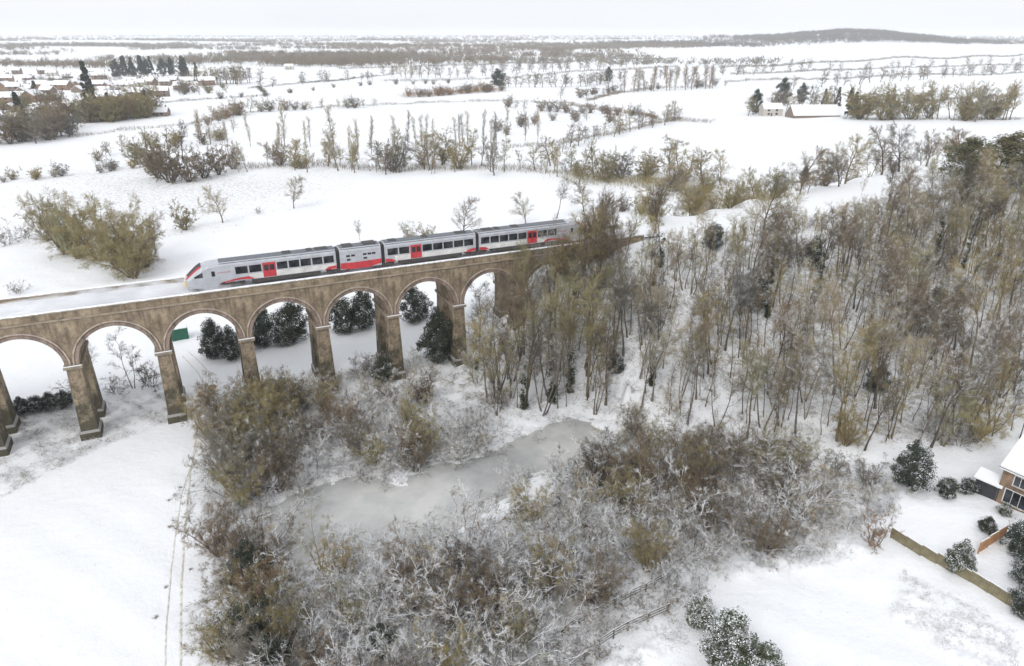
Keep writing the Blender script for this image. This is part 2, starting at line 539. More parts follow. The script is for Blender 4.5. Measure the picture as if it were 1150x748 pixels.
# pond: dull grey ice, dusted thinly with snow
m, nt_, b_ = mat_new('grey_pond_ice')
n1 = noise(nt_, 0.07, 4); n2 = noise(nt_, 0.5, 6, rough=0.6)
c = ramp(nt_, math2(nt_, 'ADD', math2(nt_, 'MULTIPLY', n1, 0.75), math2(nt_, 'MULTIPLY', n2, 0.25)), 0.34, 0.56, (0.33, 0.335, 0.34, 1), (0.55, 0.55, 0.535, 1))
nt_.links.new(c, b_.inputs['Base Color'])
b_.inputs['Roughness'].default_value = 0.22
b_.inputs['Specular IOR Level'].default_value = 0.4
bump(nt_, b_, n2, 0.06, 0.05)
pc = POND.mean(0)
lo_, hi_ = POND.min(0) - 3, POND.max(0) + 3
ring0 = [(lo_[0], lo_[1], POND_Z), (hi_[0], lo_[1], POND_Z), (hi_[0], hi_[1], POND_Z), (lo_[0], hi_[1], POND_Z)]
bm = bmesh.new()
f_ = bm.faces.new([bm.verts.new(p) for p in ring0])
bmesh.ops.triangulate(bm, faces=[f_])
bmesh.ops.recalc_face_normals(bm, faces=bm.faces)
pme = bpy.data.meshes.new('pond'); bm.to_mesh(pme); bm.free()
tag(link('pond', pme, None, m), kind='structure')

# ------------------------------------------------------------------ viaduct
VANG = math.atan2(D[1], D[0])
via = empty('viaduct', (VO[0], VO[1], 0), VANG, 'long brown brick railway viaduct with tall round arches and tapering piers', 'viaduct')

def arch_mesh():
    b = MB(); hw = BAY / 2; n = 28
    arc = [(RAD * math.cos(math.pi - math.pi * i / n), SPRING + RAD * math.sin(math.pi * i / n)) for i in range(n + 1)]
    prof = [(-hw, SPRING)] + arc + [(hw, SPRING)]
    top = DECK - 0.05
    for y in (0.0, DEPTH):
        base = len(b.v)
        for x, z in prof: b.v += [(x, y, z), (x, y, top)]
        for i in range(len(prof) - 1):
            b.f.append((base + 2*i, base + 2*i + 2, base + 2*i + 3, base + 2*i + 1))
    k = 2 * len(prof)
    for i in range(len(prof) - 1):
        b.f.append((2*i, k + 2*i, k + 2*i + 2, 2*i + 2))
    return b.mesh('arch_bay')

def ring_mesh(r0, r1, proud):
    b = MB(); n = 28
    for y0, y1 in ((-proud, 0.08), (DEPTH - 0.08, DEPTH + proud)):
        rings = []
        for i in range(n + 1):
            a = math.pi * i / n; c, s = math.cos(a), math.sin(a)
            rings.append([(r0*c, y0, SPRING + r0*s), (r1*c, y0, SPRING + r1*s), (r1*c, y1, SPRING + r1*s), (r0*c, y1, SPRING + r0*s)])
        b.loft(rings)
    return b.mesh('arch_ring')

am = arch_mesh(); am.materials.append(M['brick'])
r1m = ring_mesh(RAD - 0.02, RAD + 0.40, 0.08); r1m.materials.append(M['ring'])
r2m = ring_mesh(RAD + 0.56, RAD + 0.74, 0.16); r2m.materials.append(M['hood'])
for k in range(ARCH_LO, ARCH_HI + 1):
    a = link('arch_bay', am, via); a.location.x = k * BAY
    for me_ in (r1m, r2m):
        r = link('arch_ring', me_, a)

def pier(s, zb):
    """two tapering legs joined by a small arch across the middle, impost band and plinth"""
    hw = (BAY - 2 * RAD) / 2
    h = SPRING - zb
    k = 0.022
    leg_in0 = 2.75
    p = empty('pier'); p.parent = via; p.location = (s, 0, 0)
    top = SPRING - 0.003
    for side in (0, 1):
        b = MB()
        def yr(z):
            g = k * (SPRING - z)
            ya, yb = -0.02 - g, leg_in0 + 0.25 * g
            return (ya, yb) if side == 0 else (DEPTH - yb, DEPTH - ya)
        xs = lambda z: hw + k * (SPRING - z)
        y0, y1 = yr(zb); y2, y3 = yr(top)
        b.frustum((-xs(zb), xs(zb), y0, y1), zb, (-xs(top), xs(top), y2, y3), top)
        lg = link('leg', b.mesh('leg'), p, M['brick'])
        # plinth course with a sloping, snow-holding ledge
        zt = zb + 1.75
        y0, y1 = yr(zt); e = 0.22
        q = MB().frustum((-xs(zt)-e, xs(zt)+e, y0-e, y1+e), zb, (-xs(zt)-e, xs(zt)+e, y0-e, y1+e), zt - 0.22)
        q.frustum((-xs(zt)-e, xs(zt)+e, y0-e, y1+e), zt - 0.219, (-xs(zt)-0.02, xs(zt)+0.02, y0-0.02, y1+0.02), zt + 0.1)
        link('plinth', q.mesh('plinth'), lg, M['brick'])
    # crossing arch between the legs
    n = 12; r = (DEPTH - 2 * leg_in0) / 2 + 0.0; c = DEPTH / 2; zs = SPRING - 1.6 - r
    b = MB()
    for x in (-hw - 0.005, hw + 0.005):
        base = len(b.v)
        for i in range(n + 1):
            t = math.pi * i / n
            b.v += [(x, c - r * math.cos(t), zs + r * math.sin(t)), (x, c - r * math.cos(t), top - 0.004)]
        for i in range(n): b.f.append((base+2*i, base+2*i+2, base+2*i+3, base+2*i+1))
    m_ = 2 * (n + 1)
    for i in range(n): b.f.append((2*i, m_+2*i, m_+2*i+2, 2*i+2))
    link('cross_arch', b.mesh('cross_arch'), p, M['brick'])
    e = 0.30
    b = MB().box(-hw-e, hw+e, -0.02-e, DEPTH+0.02+e, SPRING-0.62, SPRING-0.22)
    im = link('impost', b.mesh('impost', bevel=0.03), p, M['string'])
    for y0, y1 in ((-0.02-e+0.02, -0.09), (DEPTH+0.09, DEPTH+e)):
        link('snow_ledge', MB().box(-hw-e+0.02, hw+e-0.02, y0, y1, SPRING-0.219, SPRING-0.11).mesh('snow_ledge', bevel=0.03), im, M['snow'])

for k in range(ARCH_LO, ARCH_HI):
    s = (k + 0.5) * BAY
    zs_ = [h1(*vpt(s + dx, t)) for dx in (-1, 1) for t in (0, DEPTH)]
    pier(s, min(min(zs_) - 0.5, 10.0))

X0, X1 = ARCH_LO * BAY - BAY / 2, ABUT1
b = MB().box(ABUT0 - 0.9, ABUT1, 0.004, DEPTH - 0.004, 6.0, DECK - 0.06)
b.build('abutment', M['brick'], via)
b = MB().box(X0 - 8, X0 + 0.9, 0.004, DEPTH - 0.004, -2, DECK - 0.06)
b.build('abutment', M['brick'], via)
PT = 0.48
for y0 in (0.0, DEPTH - PT):
    p = MB().box(X0 - 8, X1 + 0.3, y0, y0 + PT, DECK - 0.046, COPING - 0.16).build('parapet', M['brick'], via)
    # recessed panels are marked out by slim brick pilasters over each pier
    o0 = y0 - 0.07 if y0 == 0 else y0 + PT
    for k in range(ARCH_LO, ARCH_HI + 1):
        xm = (k + 0.5) * BAY
        q = MB().box(xm - 0.42, xm + 0.42, o0, o0 + 0.07, DECK + 0.02, COPING - 0.165).build('pilaster', M['brick'], p)
    sy = y0 - 0.16 if y0 == 0 else y0 + PT - 0.2
    MB().box(X0 - 8, X1 + 0.3, sy, sy + 0.36, DECK - 0.33, DECK - 0.09).build('string_course', M['string'], via, bevel=0.04)
    cpg = MB().box(X0 - 8, X1 + 0.35, y0 - 0.09, y0 + PT + 0.09, COPING - 0.16, COPING).build('coping', M['stone'], via, bevel=0.03)
# snow along both copings, thin and uneven
rng = np.random.default_rng(5)
for y0 in (0.0, DEPTH - PT):
    b = MB(); xs = np.linspace(X0 - 7.5, X1, 260)
    rings = []
    for x in xs:
        hh = 0.05 + 0.035 * rng.random(); ya = y0 + 0.02 * rng.random() - (0.02 if y0 else 0.0); yb = y0 + PT + 0.05 - 0.04 * rng.random()
        rings.append([(x, ya, COPING + 0.003), (x, yb, COPING + 0.003), (x, yb - 0.06, COPING + hh), (x, ya + 0.06, COPING + hh)])
    b.loft(rings).build('coping_snow', M['snow'], via)

# deck: snow between the parapets, drifted up against them, blown thin along the track
b = MB(); xs = np.arange(X0 - 8, X1 + 6, 1.2); ysn = np.linspace(PT + 0.01, DEPTH - PT - 0.01, 13)
for x in xs:
    for j, y in enumerate(ysn):
        e = abs(y - DEPTH / 2) / (DEPTH / 2 - PT)
        b.v.append((x, y, DECK + 0.03 + 0.32 * e**4 + 0.05 * math.sin(x * 0.8 + y * 2) * e + 0.03 * math.sin(x * 2.3 + y)))
nyy = len(ysn)
for i in range(len(xs) - 1):
    for j in range(nyy - 1): b.f.append((i*nyy+j, (i+1)*nyy+j, (i+1)*nyy+j+1, i*nyy+j+1))
b.build('deck_snow', M['deck'], via, smooth=True)

# the single track goes on along the hillside
def offset_path(off, pts):
    out = []
    for i, p in enumerate(pts):
        a = pts[max(i-1, 0)]; c = pts[min(i+1, len(pts)-1)]
        t = (c - a) / np.linalg.norm(c - a)
        out.append(p + np.array([-t[1], t[0]]) * off)
    return out
fine = []
for a, c in zip(RAIL[:-1], RAIL[1:]):
    for i in range(12): fine.append(a + (c - a) * i / 12)
trk = empty('railway_track', (0, 0, 0)); trk['kind'] = 'structure'
for off in (-0.72, 0.72):
    pth = offset_path(off, fine)
    b = MB(); rings = []
    for p, t0 in zip(pth, fine):
        z = DECK + (0.02 if (t0[0] - e0[0]) < 0 else -0.12)
        rings.append([(p[0]-0.02, p[1]-0.03, z-0.1), (p[0]+0.02, p[1]+0.03, z-0.1), (p[0]+0.02, p[1]+0.03, z+0.02), (p[0]-0.02, p[1]-0.03, z+0.02)])
    b.loft(rings).build('rail', M['steel'], trk)

# ------------------------------------------------------------------ train
TRAIN_S, TRAIN_T, RAILTOP = 10.0, DEPTH / 2, DECK + 0.16
tp = vpt(TRAIN_S, TRAIN_T)
train = empty('train', (tp[0], tp[1], RAILTOP), VANG, 'silver grey passenger train with red doors crossing the viaduct', 'train')
train.scale = (1.055, 1.02, 1.03)
HW = 1.41
def section(x, w, zb, zt, sh):
    """body outline at x: half width w, floor zb, roof top zt, shoulder height sh"""
    pts = [(-w*0.93, zb), (-w, zb + 0.35), (-w, zb + 0.55*(sh-zb)+0.2), (-w*0.965, sh), (-w*0.80, sh + 0.72*(zt-sh)), (-w*0.5, zt)]
    pts = pts + [(-y, z) for y, z in reversed(pts)]
    return [(x, y, z) for y, z in pts]

def boxside(b, x0, x1, z0, z1, proud=0.02, lean=0.0):
    for s in (-1, 1):
        y0 = s * (HW - 0.03); y1 = s * (HW + proud)
        b.box(x0, x1, min(y0, y1), max(y0, y1), z0, z1)

def side_part(name, mat, parent, x0, x1, z0, z1, proud=0.02):
    out = []
    for s in (-1, 1):
        b = MB(); y0 = s * (HW - 0.03); y1 = s * (HW + proud)
        b.box(x0, x1, min(y0, y1), max(y0, y1), z0, z1)
        out.append(b.build(name, mat, parent, bevel=0.012))
    return out

def bogie(parent, xc):
    b = MB()
    for s in (-1, 1):
        b.box(xc - 1.75, xc + 1.75, s*1.12 - 0.09, s*1.12 + 0.09, 0.42, 0.72)
        b.box(xc - 0.3, xc + 0.3, s*1.12 - 0.12, s*1.12 + 0.12, 0.3, 0.8)
        for dx in (-1.3, 1.3):
            b.bar((xc + dx, s*1.1, 0.45), (xc + dx, s*1.26, 0.45), 0.2, 8)
    bg_ = b.build('bogie', M['under'], parent)
    for dx in (-1.3, 1.3):
        for s in (-1, 1):
            MB().bar((xc + dx, s*0.68, 0.43), (xc + dx, s*0.82, 0.43), 0.42, 16).build('wheel', M['steel'], bg_)

def swoosh(parent, pts, name='red_skirt'):
    """red panel along the skirt; pts = (x, z_low, z_high)"""
    for s in (-1, 1):
        b = MB(); rings = []
        for x, z0, z1 in pts:
            a, c = s * (HW - 0.04), s * (HW + 0.035)
            rings.append([(x, a, z0), (x, c, z0), (x, c, z1), (x, a, z1)])
        b.loft(rings).build(name, M['red'], parent)

def roof_box(parent, x0, x1, w=0.6, h=0.10):
    MB().box(x0, x1, -w, w, 3.82, 3.93 + h).build('roof_unit', M['under'], parent, bevel=0.04)

WZ0, WZ1 = 1.98, 2.92
def windows(parent, x0, x1, n):
    w_ = (x1 - x0) / n
    for i in range(n):
        side_part('window', M['glass'], parent, x0 + i*w_ + 0.10, x0 + (i+1)*w_ - 0.10, WZ0 - 0.06, WZ1 + 0.06, 0.018)

def door(parent, x0, x1):
    for s in (-1, 1):
        y0 = s * (HW - 0.02); y1 = s * (HW + 0.03)
        d_ = MB().box(x0, x1, min(y0, y1), max(y0, y1), 0.98, 3.12).build('door', M['red'], parent, bevel=0.015)
        xm = (x0 + x1) / 2
        for xa, xb in ((x0 + 0.2, xm - 0.1), (xm + 0.1, x1 - 0.2)):
            yy = s * (HW + 0.035)
            MB().box(xa, xb, yy - 0.012, yy + 0.012, 1.95, 2.8).build('door_window', M['glass'], d_)
        MB().box(xm - 0.015, xm + 0.015, s*(HW+0.036) - 0.006, s*(HW+0.036) + 0.006, 1.0, 3.1).build('door_seam', M['black'], d_)

def cab_car(x_off, flip):
    car = empty('cab_car'); car.parent = train
    car.location = (x_off, 0, 0)
    if flip: car.rotation_euler = (0, 0, math.pi)
    Lc = 20.8
    st = [(0.0, 0.80, 0.75, 1.55, 1.25), (0.12, 1.02, 0.62, 1.80, 1.45), (0.45, 1.17, 0.50, 2.10, 1.65), (1.0, 1.28, 0.45, 2.62, 1.95), (1.7, 1.345, 0.42, 3.22, 2.45),
          (2.4, 1.38, 0.42, 3.62, 2.95), (3.2, 1.40, 0.42, 3.80, 3.22), (4.1, HW, 0.50, 3.87, 3.32), (4.5, HW, 0.86, 3.88, 3.34), (Lc - 0.25, HW, 0.86, 3.88, 3.34)]
    MB().loft([section(*s) for s in st]).build('body', M['silver'], car, smooth=False)
    # windscreen, red brow and yellow nose hug the raked front
    def hug(name, mat, stations, f0, f1, out, smooth=False):
        b = MB(); rings = []
        for (x, w_, zb, zt, sh) in stations:
            w2 = w_ * f0
            rings.append([(x - out, -w2, zt + out*0.6), (x - out, -w2*0.5, zt + out), (x - out, w2*0.5, zt + out), (x - out, w2, zt + out*0.6),
                          (x + 0.25, w2, zt - 0.25), (x + 0.25, -w2, zt - 0.25)])
        return b.loft(rings).build(name, mat, car)
    hug('windscreen', M['black'], [(0.45, 1.17, 0, 2.10, 0), (1.0, 1.28, 0, 2.62, 0), (1.7, 1.345, 0, 3.22, 0), (2.3, 1.37, 0, 3.57, 0)], 0.62, 1, 0.05)
    for s in (-1, 1):
        b = MB(); rings = []
        for x, w_, zt, sh in ((0.25, 1.08, 1.92, 1.52), (0.6, 1.20, 2.26, 1.75), (1.0, 1.28, 2.62, 1.95), (1.7, 1.345, 3.22, 2.45), (2.2, 1.37, 3.52, 2.82)):
            rings.append([(x-0.06, s*w_*0.66, zt + 0.02), (x-0.06, s*w_*0.76, sh + 0.88*(zt-sh)), (x+0.15, s*w_*0.76, sh + 0.6*(zt-sh)), (x+0.15, s*w_*0.66, zt - 0.2)])
        b.loft(rings).build('red_pillar_stripe', M['red'], car)
        b = MB().loft([[(-0.07, s*0.25, 0.85), (-0.07, s*0.78, 0.95), (-0.05, s*0.80, 1.5), (-0.06, s*0.25, 1.56)],
                       [(0.2, s*0.3, 0.8), (0.13, s*1.07, 0.85), (0.10, s*1.04, 1.62), (0.2, s*0.3, 1.7)]])
        b.build('yellow_nose', M['yellow'], car)
        MB().box(-0.06, 0.1, s*0.62-0.14, s*0.62+0.14, 1.58, 1.78).build('headlight', M['white_frame'], car, bevel=0.03)
        # cab side window and door, set on the tapering flank
        b = MB().loft([[(1.25, s*1.30, 1.98), (1.25, s*1.335, 1.98), (1.25, s*1.335, 2.2), (1.25, s*1.30, 2.2)],
                       [(2.35, s*1.34, 1.98), (2.35, s*1.405, 1.98), (2.35, s*1.405, 2.72), (2.35, s*1.34, 2.72)]])
        b.build('cab_window', M['glass'], car)
        y0, y1 = s*1.36, s*1.425
        cdn = MB().box(3.35, 4.05, min(y0, y1), max(y0, y1), 0.95, 2.95).build('cab_door', M['silver'], car, bevel=0.02)
        MB().box(3.48, 3.92, s*1.43-0.012, s*1.43+0.012, 2.0, 2.75).build('cab_door_window', M['glass'], cdn)
    side_part('lower_band', M['white_paint'], car, 8.3, Lc - 0.3, 0.95, 1.72, 0.012)
    swoosh(car, [(4.6, 0.88, 0.94), (5.4, 0.92, 1.08), (6.2, 1.02, 1.26), (7.4, 1.10, 1.38), (8.3, 1.0, 1.40), (8.9, 0.94, 1.04)])
    swoosh(car, [(18.9, 0.85, 1.0), (19.4, 0.9, 1.32), (Lc - 0.28, 0.95, 1.42)])
    windows(car, 6.5, 10.15, 2); door(car, 10.22, 12.0); windows(car, 12.08, 20.3, 5)
    bogie(car, 6.0)
    MB().box(8.6, 18.2, -1.3, 1.3, 0.30, 0.855).build('underframe', M['under'], car, bevel=0.03)
    MB().loft([[(0.35, -1.0, 0.18), (0.35, 1.0, 0.18), (0.2, 1.0, 0.6), (0.2, -1.0, 0.6)], [(1.6, -1.2, 0.2), (1.6, 1.2, 0.2), (1.6, 1.25, 0.6), (1.6, -1.25, 0.6)]]).build('snowplough', M['under'], car)
    MB().loft([[(x_, -1.22, 3.56), (x_, -1.2, 3.66), (x_, -0.74, 3.92), (x_, 0.74, 3.92), (x_, 1.2, 3.66), (x_, 1.22, 3.56)] for x_ in (4.6, Lc - 0.3)]).build('roof_panel', M['roof_grey'], car)
    for a, c_ in ((13.2, 14.4), (16.6, 17.4), (17.8, 19.6)): roof_box(car, a, c_)
    # operator's name along the flank
    for s in (-1, 1):
        cu = bpy.data.curves.new('operator_name', 'FONT'); cu.body = 'greateranglia'; cu.size = 0.42; cu.extrude = 0.004; cu.resolution_u = 1
        to = bpy.data.objects.new('tmp', cu); COL.objects.link(to)
        me = bpy.data.meshes.new_from_object(to.evaluated_get(bpy.context.evaluated_depsgraph_get()))
        bpy.data.objects.remove(to)
        nm = link('operator_name', me, car, M['red'])
        nm.rotation_euler = (R(90), 0, 0 if s < 0 else math.pi)
        nm.location = (4.25, -HW - 0.012, 2.35) if s < 0 else (6.35, HW + 0.012, 2.35)
        nm.scale = (0.78, 0.78, 0.78)
    return car

def mid_car(name, x_off, Lc, power):
    car = empty(name); car.parent = train; car.location = (x_off, 0, 0)
    ends = [section(x, HW, 0.52 if power else 0.86, 3.88, 3.34) for x in (0.25, Lc - 0.25)]
    MB().loft(ends).build('body', M['silver'], car)
    if power:
        swoosh(car, [(0.28, 0.7, 1.6), (2.0, 0.5, 1.52), (4.4, 0.5, 1.55), (Lc - 0.28, 0.95, 1.62)])
        for xa, xb in ((1.2, 1.75), (1.95, 2.5), (3.7, 4.25), (4.4, 4.95), (5.05, 5.6)):
            side_part('louvre', M['black'], car, xa, xb, 2.45, 2.75, 0.015)
        side_part('louvre', M['black'], car, 1.25, 1.8, 1.85, 2.15, 0.015)
        side_part('louvre', M['black'], car, 3.75, 4.3, 1.85, 2.15, 0.015)
        roof_box(car, 0.9, 2.4, 0.8, 0.1); roof_box(car, 4.0, 5.9, 0.8, 0.16)
    else:
        side_part('lower_band', M['white_paint'], car, 1.8, Lc - 1.8, 0.95, 1.72, 0.012)
        swoosh(car, [(0.28, 0.95, 1.42), (1.2, 0.9, 1.36), (1.9, 0.82, 0.98)])
        swoosh(car, [(Lc - 2.0, 0.82, 0.98), (Lc - 1.2, 0.9, 1.36), (Lc - 0.28, 0.95, 1.42)])
        windows(car, 0.6, 4.2, 2); door(car, 4.27, 6.05); windows(car, 6.12, Lc - 0.6, 5)
        MB().box(2.6, Lc - 2.6, -1.3, 1.3, 0.30, 0.855).build('underframe', M['under'], car, bevel=0.03)
        for a, c_ in ((1.2, 2.4), (6.5, 7.4), (12.0, 13.8)): roof_box(car, a, c_)
    MB().loft([[(x_, -1.22, 3.56), (x_, -1.2, 3.66), (x_, -0.74, 3.92), (x_, 0.74, 3.92), (x_, 1.2, 3.66), (x_, 1.22, 3.56)] for x_ in (0.4, Lc - 0.4)]).build('roof_panel', M['roof_grey'], car)
    return car

cab_car(0, False)
mid_car('power_car', 20.85, 6.7, True)
mid_car('passenger_car', 27.6, 15.3, False)
cab_car(42.95 + 20.8, True)
for xj in (20.82, 27.57, 42.92):
    MB().box(xj - 0.28, xj + 0.28, -1.2, 1.2, 0.75, 3.6).build('gangway', M['black'], train)
    bogie(train, xj)

# ------------------------------------------------------------------ trees: growth
def unit(v): return v / np.maximum(np.linalg.norm(v, axis=-1, keepdims=True), 1e-9)

def perp(Dv, rng):
    r = rng.normal(size=Dv.shape)
    return unit(r - (r * Dv).sum(-1, keepdims=True) * Dv)

def kids(P, Dv, Ln, n, f0, f1, ang, lf, rng, trop=0.0, jit=0.25):
    """n straight shoots from every parent segment"""
    k = np.repeat(np.arange(len(P)), n)
    f = f0 + (f1 - f0) * rng.random(len(k))
    S = P[k] + Dv[k] * (Ln[k] * f)[:, None]
    a = ang * (1 + jit * rng.normal(size=len(k)))
    d = Dv[k] * np.cos(a)[:, None] + perp(Dv[k], rng) * np.sin(a)[:, None]
    d[:, 2] += trop
    L_ = Ln[k] * lf * (0.55 + 0.6 * rng.random(len(k))) * (1.15 - 0.45 * f)
    return S, unit(d), L_

def spikes(P, Dv, Ln, r, sides=3):
    """each shoot a slim tapering prism that ends in a point"""
    n = len(P)
    u = unit(np.cross(Dv, np.array([0.31, 0.72, 0.62]))); q = np.cross(Dv, u)
    r = np.broadcast_to(np.asarray(r, float), (n,))[:, None]
    V = np.empty((n, sides + 1, 3))
    for i in range(sides):
        t = 2 * math.pi * i / sides
        V[:, i] = P + (u * math.cos(t) + q * math.sin(t)) * r
    V[:, sides] = P + Dv * Ln[:, None]
    b = (np.arange(n) * (sides + 1))[:, None]
    T = np.concatenate([np.stack([b[:, 0] + i, b[:, 0] + (i + 1) % sides, b[:, 0] + sides], 1) for i in range(sides)])
    return V.reshape(-1, 3), T

def tube(pts, rad, sides=6):
    pts = np.asarray(pts, float); n = len(pts)
    t = unit(np.gradient(pts, axis=0))
    ref = np.array([0.9, 0.1, 0.05]); u = unit(np.cross(t, ref)); q = np.cross(t, u)
    a = np.linspace(0, 2 * math.pi, sides, endpoint=False)
    V = pts[:, None] + (u[:, None] * np.cos(a)[None, :, None] + q[:, None] * np.sin(a)[None, :, None]) * np.asarray(rad)[:, None, None]
    T = []
    for i in range(n - 1):
        for j in range(sides):
            k = (j + 1) % sides
            A, B, C, E = i*sides+j, i*sides+k, (i+1)*sides+k, (i+1)*sides+j
            T += [(A, B, C), (A, C, E)]
    return V.reshape(-1, 3), np.array(T)

def cat(parts):
    V = []; T = []; o = 0
    for v, t in parts:
        V.append(v); T.append(t + o); o += len(v)
    return np.concatenate(V), np.concatenate(T)

def wander(p0, d0, Ln, n, wobble, trop, rng):
    p = np.array(p0, float); d = np.array(d0, float); out = [p.copy()]
    for _ in range(n):
        d = d + rng.normal(size=3) * wobble; d[2] += trop; d = d / np.linalg.norm(d)
        p = p + d * Ln / n; out.append(p.copy())
    return np.array(out)

def along(path, f):
    x = np.clip(f, 0, 0.999) * (len(path) - 1); i = int(x)
    d = path[i+1] - path[i]
    return path[i] + d * (x - i), d / np.linalg.norm(d)

def grow(seed, H, r0=0.2, stems=1, lean=0.06, clear=0.45, n1=12, ang=0.7, len1=0.3, cone=0.5, trop=0.10, wobble=0.12,
         n2=6, lf2=0.5, n3=6, lf3=0.5, n4=3, lf4=0.55, rt=0.02, spread=0.0, droop=0.0, a2=0.6, a3=0.6):
    rng = np.random.default_rng(seed)
    limbs = []; LP = []; LD = []; LL = []
    for s in range(stems):
        az = 2 * math.pi * (s + 0.4 * rng.random()) / stems
        tilt = lean + (spread if stems > 1 else 0) * (0.5 + rng.random())
        d0 = np.array([math.cos(az) * math.sin(tilt), math.sin(az) * math.sin(tilt), math.cos(tilt)])
        Hs = H * (1 if s == 0 else 0.6 + 0.4 * rng.random())
        off = np.array([math.cos(az), math.sin(az), 0]) * (0.25 if stems > 1 else 0)
        st = wander(off + np.array([0, 0, -0.35]), d0, Hs, 9, wobble * 0.6, 0.05 - droop * 0.5, rng)
        rr = (r0 if stems == 1 else r0 * 0.62) * (1 - 0.9 * np.linspace(0, 1, 10) ** 0.9); rr[0] *= 1.35
        limbs.append(tube(st, rr, 6))
        ph = rng.random() * 6.3
        for i in range(n1):
            f = clear + (0.98 - clear) * (i + rng.random()) / n1
            p, d = along(st, f)
            g = (f - clear) / (1 - clear)
            sh = (1 - cone * g) if cone >= 0 else (0.45 + 0.55 * math.sin(math.pi * min(1, 0.15 + 0.8 * g)))
            Lb = len1 * Hs * sh * (0.7 + 0.5 * rng.random())
            az1 = ph + i * 2.39996 + rng.normal() * 0.3
            a = ang * (0.8 + 0.4 * rng.random())
            h = np.array([math.cos(az1), math.sin(az1), 0])
            h = h - d * (h @ d); h = h / np.linalg.norm(h)
            db = d * math.cos(a) + h * math.sin(a)
            br = wander(p, db, Lb, 5, wobble, trop - droop, rng)
            ri = max(rr[min(9, int(f * 9))] * 0.55, rt * 1.6)
            limbs.append(tube(br, ri * (1 - 0.75 * np.linspace(0, 1, 6)), 4))
            for j in range(5):
                v = br[j+1] - br[j]; l_ = np.linalg.norm(v)
                LP.append(br[j]); LD.append(v / l_); LL.append(Lb * (0.55 if j >= 1 else 0.0))
    P, Dv, Ln = np.array(LP), np.array(LD), np.array(LL)
    keep = Ln > 0; P, Dv, Ln = P[keep], Dv[keep], Ln[keep]
    nn2 = n2
    P2, D2, L2 = kids(P, Dv, Ln * 0.36, nn2, 0, 1, a2, 1.0, rng, trop * 0.6 - droop * 0.4)
    L2 = np.repeat(Ln, nn2) * lf2 * (0.7 + 0.6 * rng.random(len(P2)))
    P3, D3, L3 = kids(P2, D2, L2, n3, 0.15, 1, a3, lf3, rng, trop * 0.5 - droop * 0.3)
    P4, D4, L4 = kids(P3, D3, L3, n4, 0.15, 1, a3, lf4, rng, trop * 0.4)
    trunk = cat(limbs)
    crown = cat([spikes(P2, D2, L2, rt * 1.5), spikes(P3, D3, L3, rt), spikes(P4, D4, L4, rt * 0.8)])
    return trunk, crown

def leaves(C, n, rng, size, blob):
    """small folded leaf sprays spread over clump centres C"""
    k = rng.integers(0, len(C), n)
    bl = blob * (0.55 + 0.8 * rng.random(len(C)))[k]
    off = unit(rng.normal(size=(n, 3))) * (bl * (0.35 + 0.65 * rng.random(n) ** 0.5))[:, None]
    P = C[k] + off
    nrm = unit(unit(off) * 0.8 + rng.normal(size=(n, 3)) * 0.55 + np.array([0, 0, 0.35]))
    u = perp(nrm, rng); v = np.cross(nrm, u)
    s = size * (0.6 + 0.8 * rng.random(n))[:, None]
    A = P + u * s; B = P + v * s * 0.55 + nrm * s * 0.18; Cc = P - u * s; E = P - v * s * 0.55 + nrm * s * 0.18
    V = np.stack([A, B, Cc, E], 1).reshape(-1, 3)
    b = np.arange(n) * 4
    T = np.concatenate([np.stack([b, b + 1, b + 2], 1), np.stack([b, b + 2, b + 3], 1)])
    return V, T

def evergreen(seed, H, W, shape, n=5200, size=0.16, clumps=70, trunk_h=0.15):
    rng = np.random.default_rng(seed)
    C = []
    lob = rng.random(6) * 6.3
    while len(C) < clumps:
        a = rng.random() * 6.283; f = rng.random()
        if shape == 'cone': rad = (1 - f) * 0.92 + 0.06; z = 0.06 + 0.94 * f
        elif shape == 'column': rad = (1 - f ** 3) * 0.9 + 0.05; z = 0.05 + 0.95 * f
        else:
            z = 0.1 + 0.85 * f; rad = math.sqrt(max(0.02, 1 - (2 * (f - 0.42)) ** 2)) * (0.75 + 0.25 * math.sin(3 * a + lob[0]) * math.sin(2 * f * 3 + lob[1]))
        rr = rad * W / 2 * (0.55 + 0.45 * rng.random() ** 0.5)
        C.append((math.cos(a) * rr, math.sin(a) * rr, z * H * (0.96 + 0.08 * rng.random())))
    C = np.array(C)
    if shape == 'round': C[:, :2] *= (0.7 + 0.6 * rng.random(len(C)))[:, None]; C[:, 2] *= 0.8 + 0.35 * rng.random(len(C))
    blob = (0.22 if shape != 'cone' else 0.14) * W * 0.6
    crown = leaves(C, n, rng, size, blob)
    limbs = [tube(wander((0, 0, -0.35), (0, 0, 1), H * 0.85, 6, 0.05, 0.05, rng), np.linspace(0.035 * H * 0.6, 0.02, 7), 5)]
    for c in C[::3]:
        z0 = max(0.1, c[2] * 0.55); a = np.array([0, 0, z0])
        limbs.append(tube(np.array([a, (a + c) / 2 + np.array([0, 0, -0.05 * H]), c]), np.array([0.05, 0.035, 0.015]), 3))
    return cat(limbs), crown

PROTO = {}
def proto(kind, pair, leaf=False):
    tm = tri_mesh(kind + '_trunk', *pair[0]); cm = tri_mesh(kind + '_crown', *pair[1])
    tm.materials.append(M['trunk']); cm.materials.append(M['leaf'] if leaf else M['twig'])
    PROTO.setdefault(kind, []).append((tm, cm))

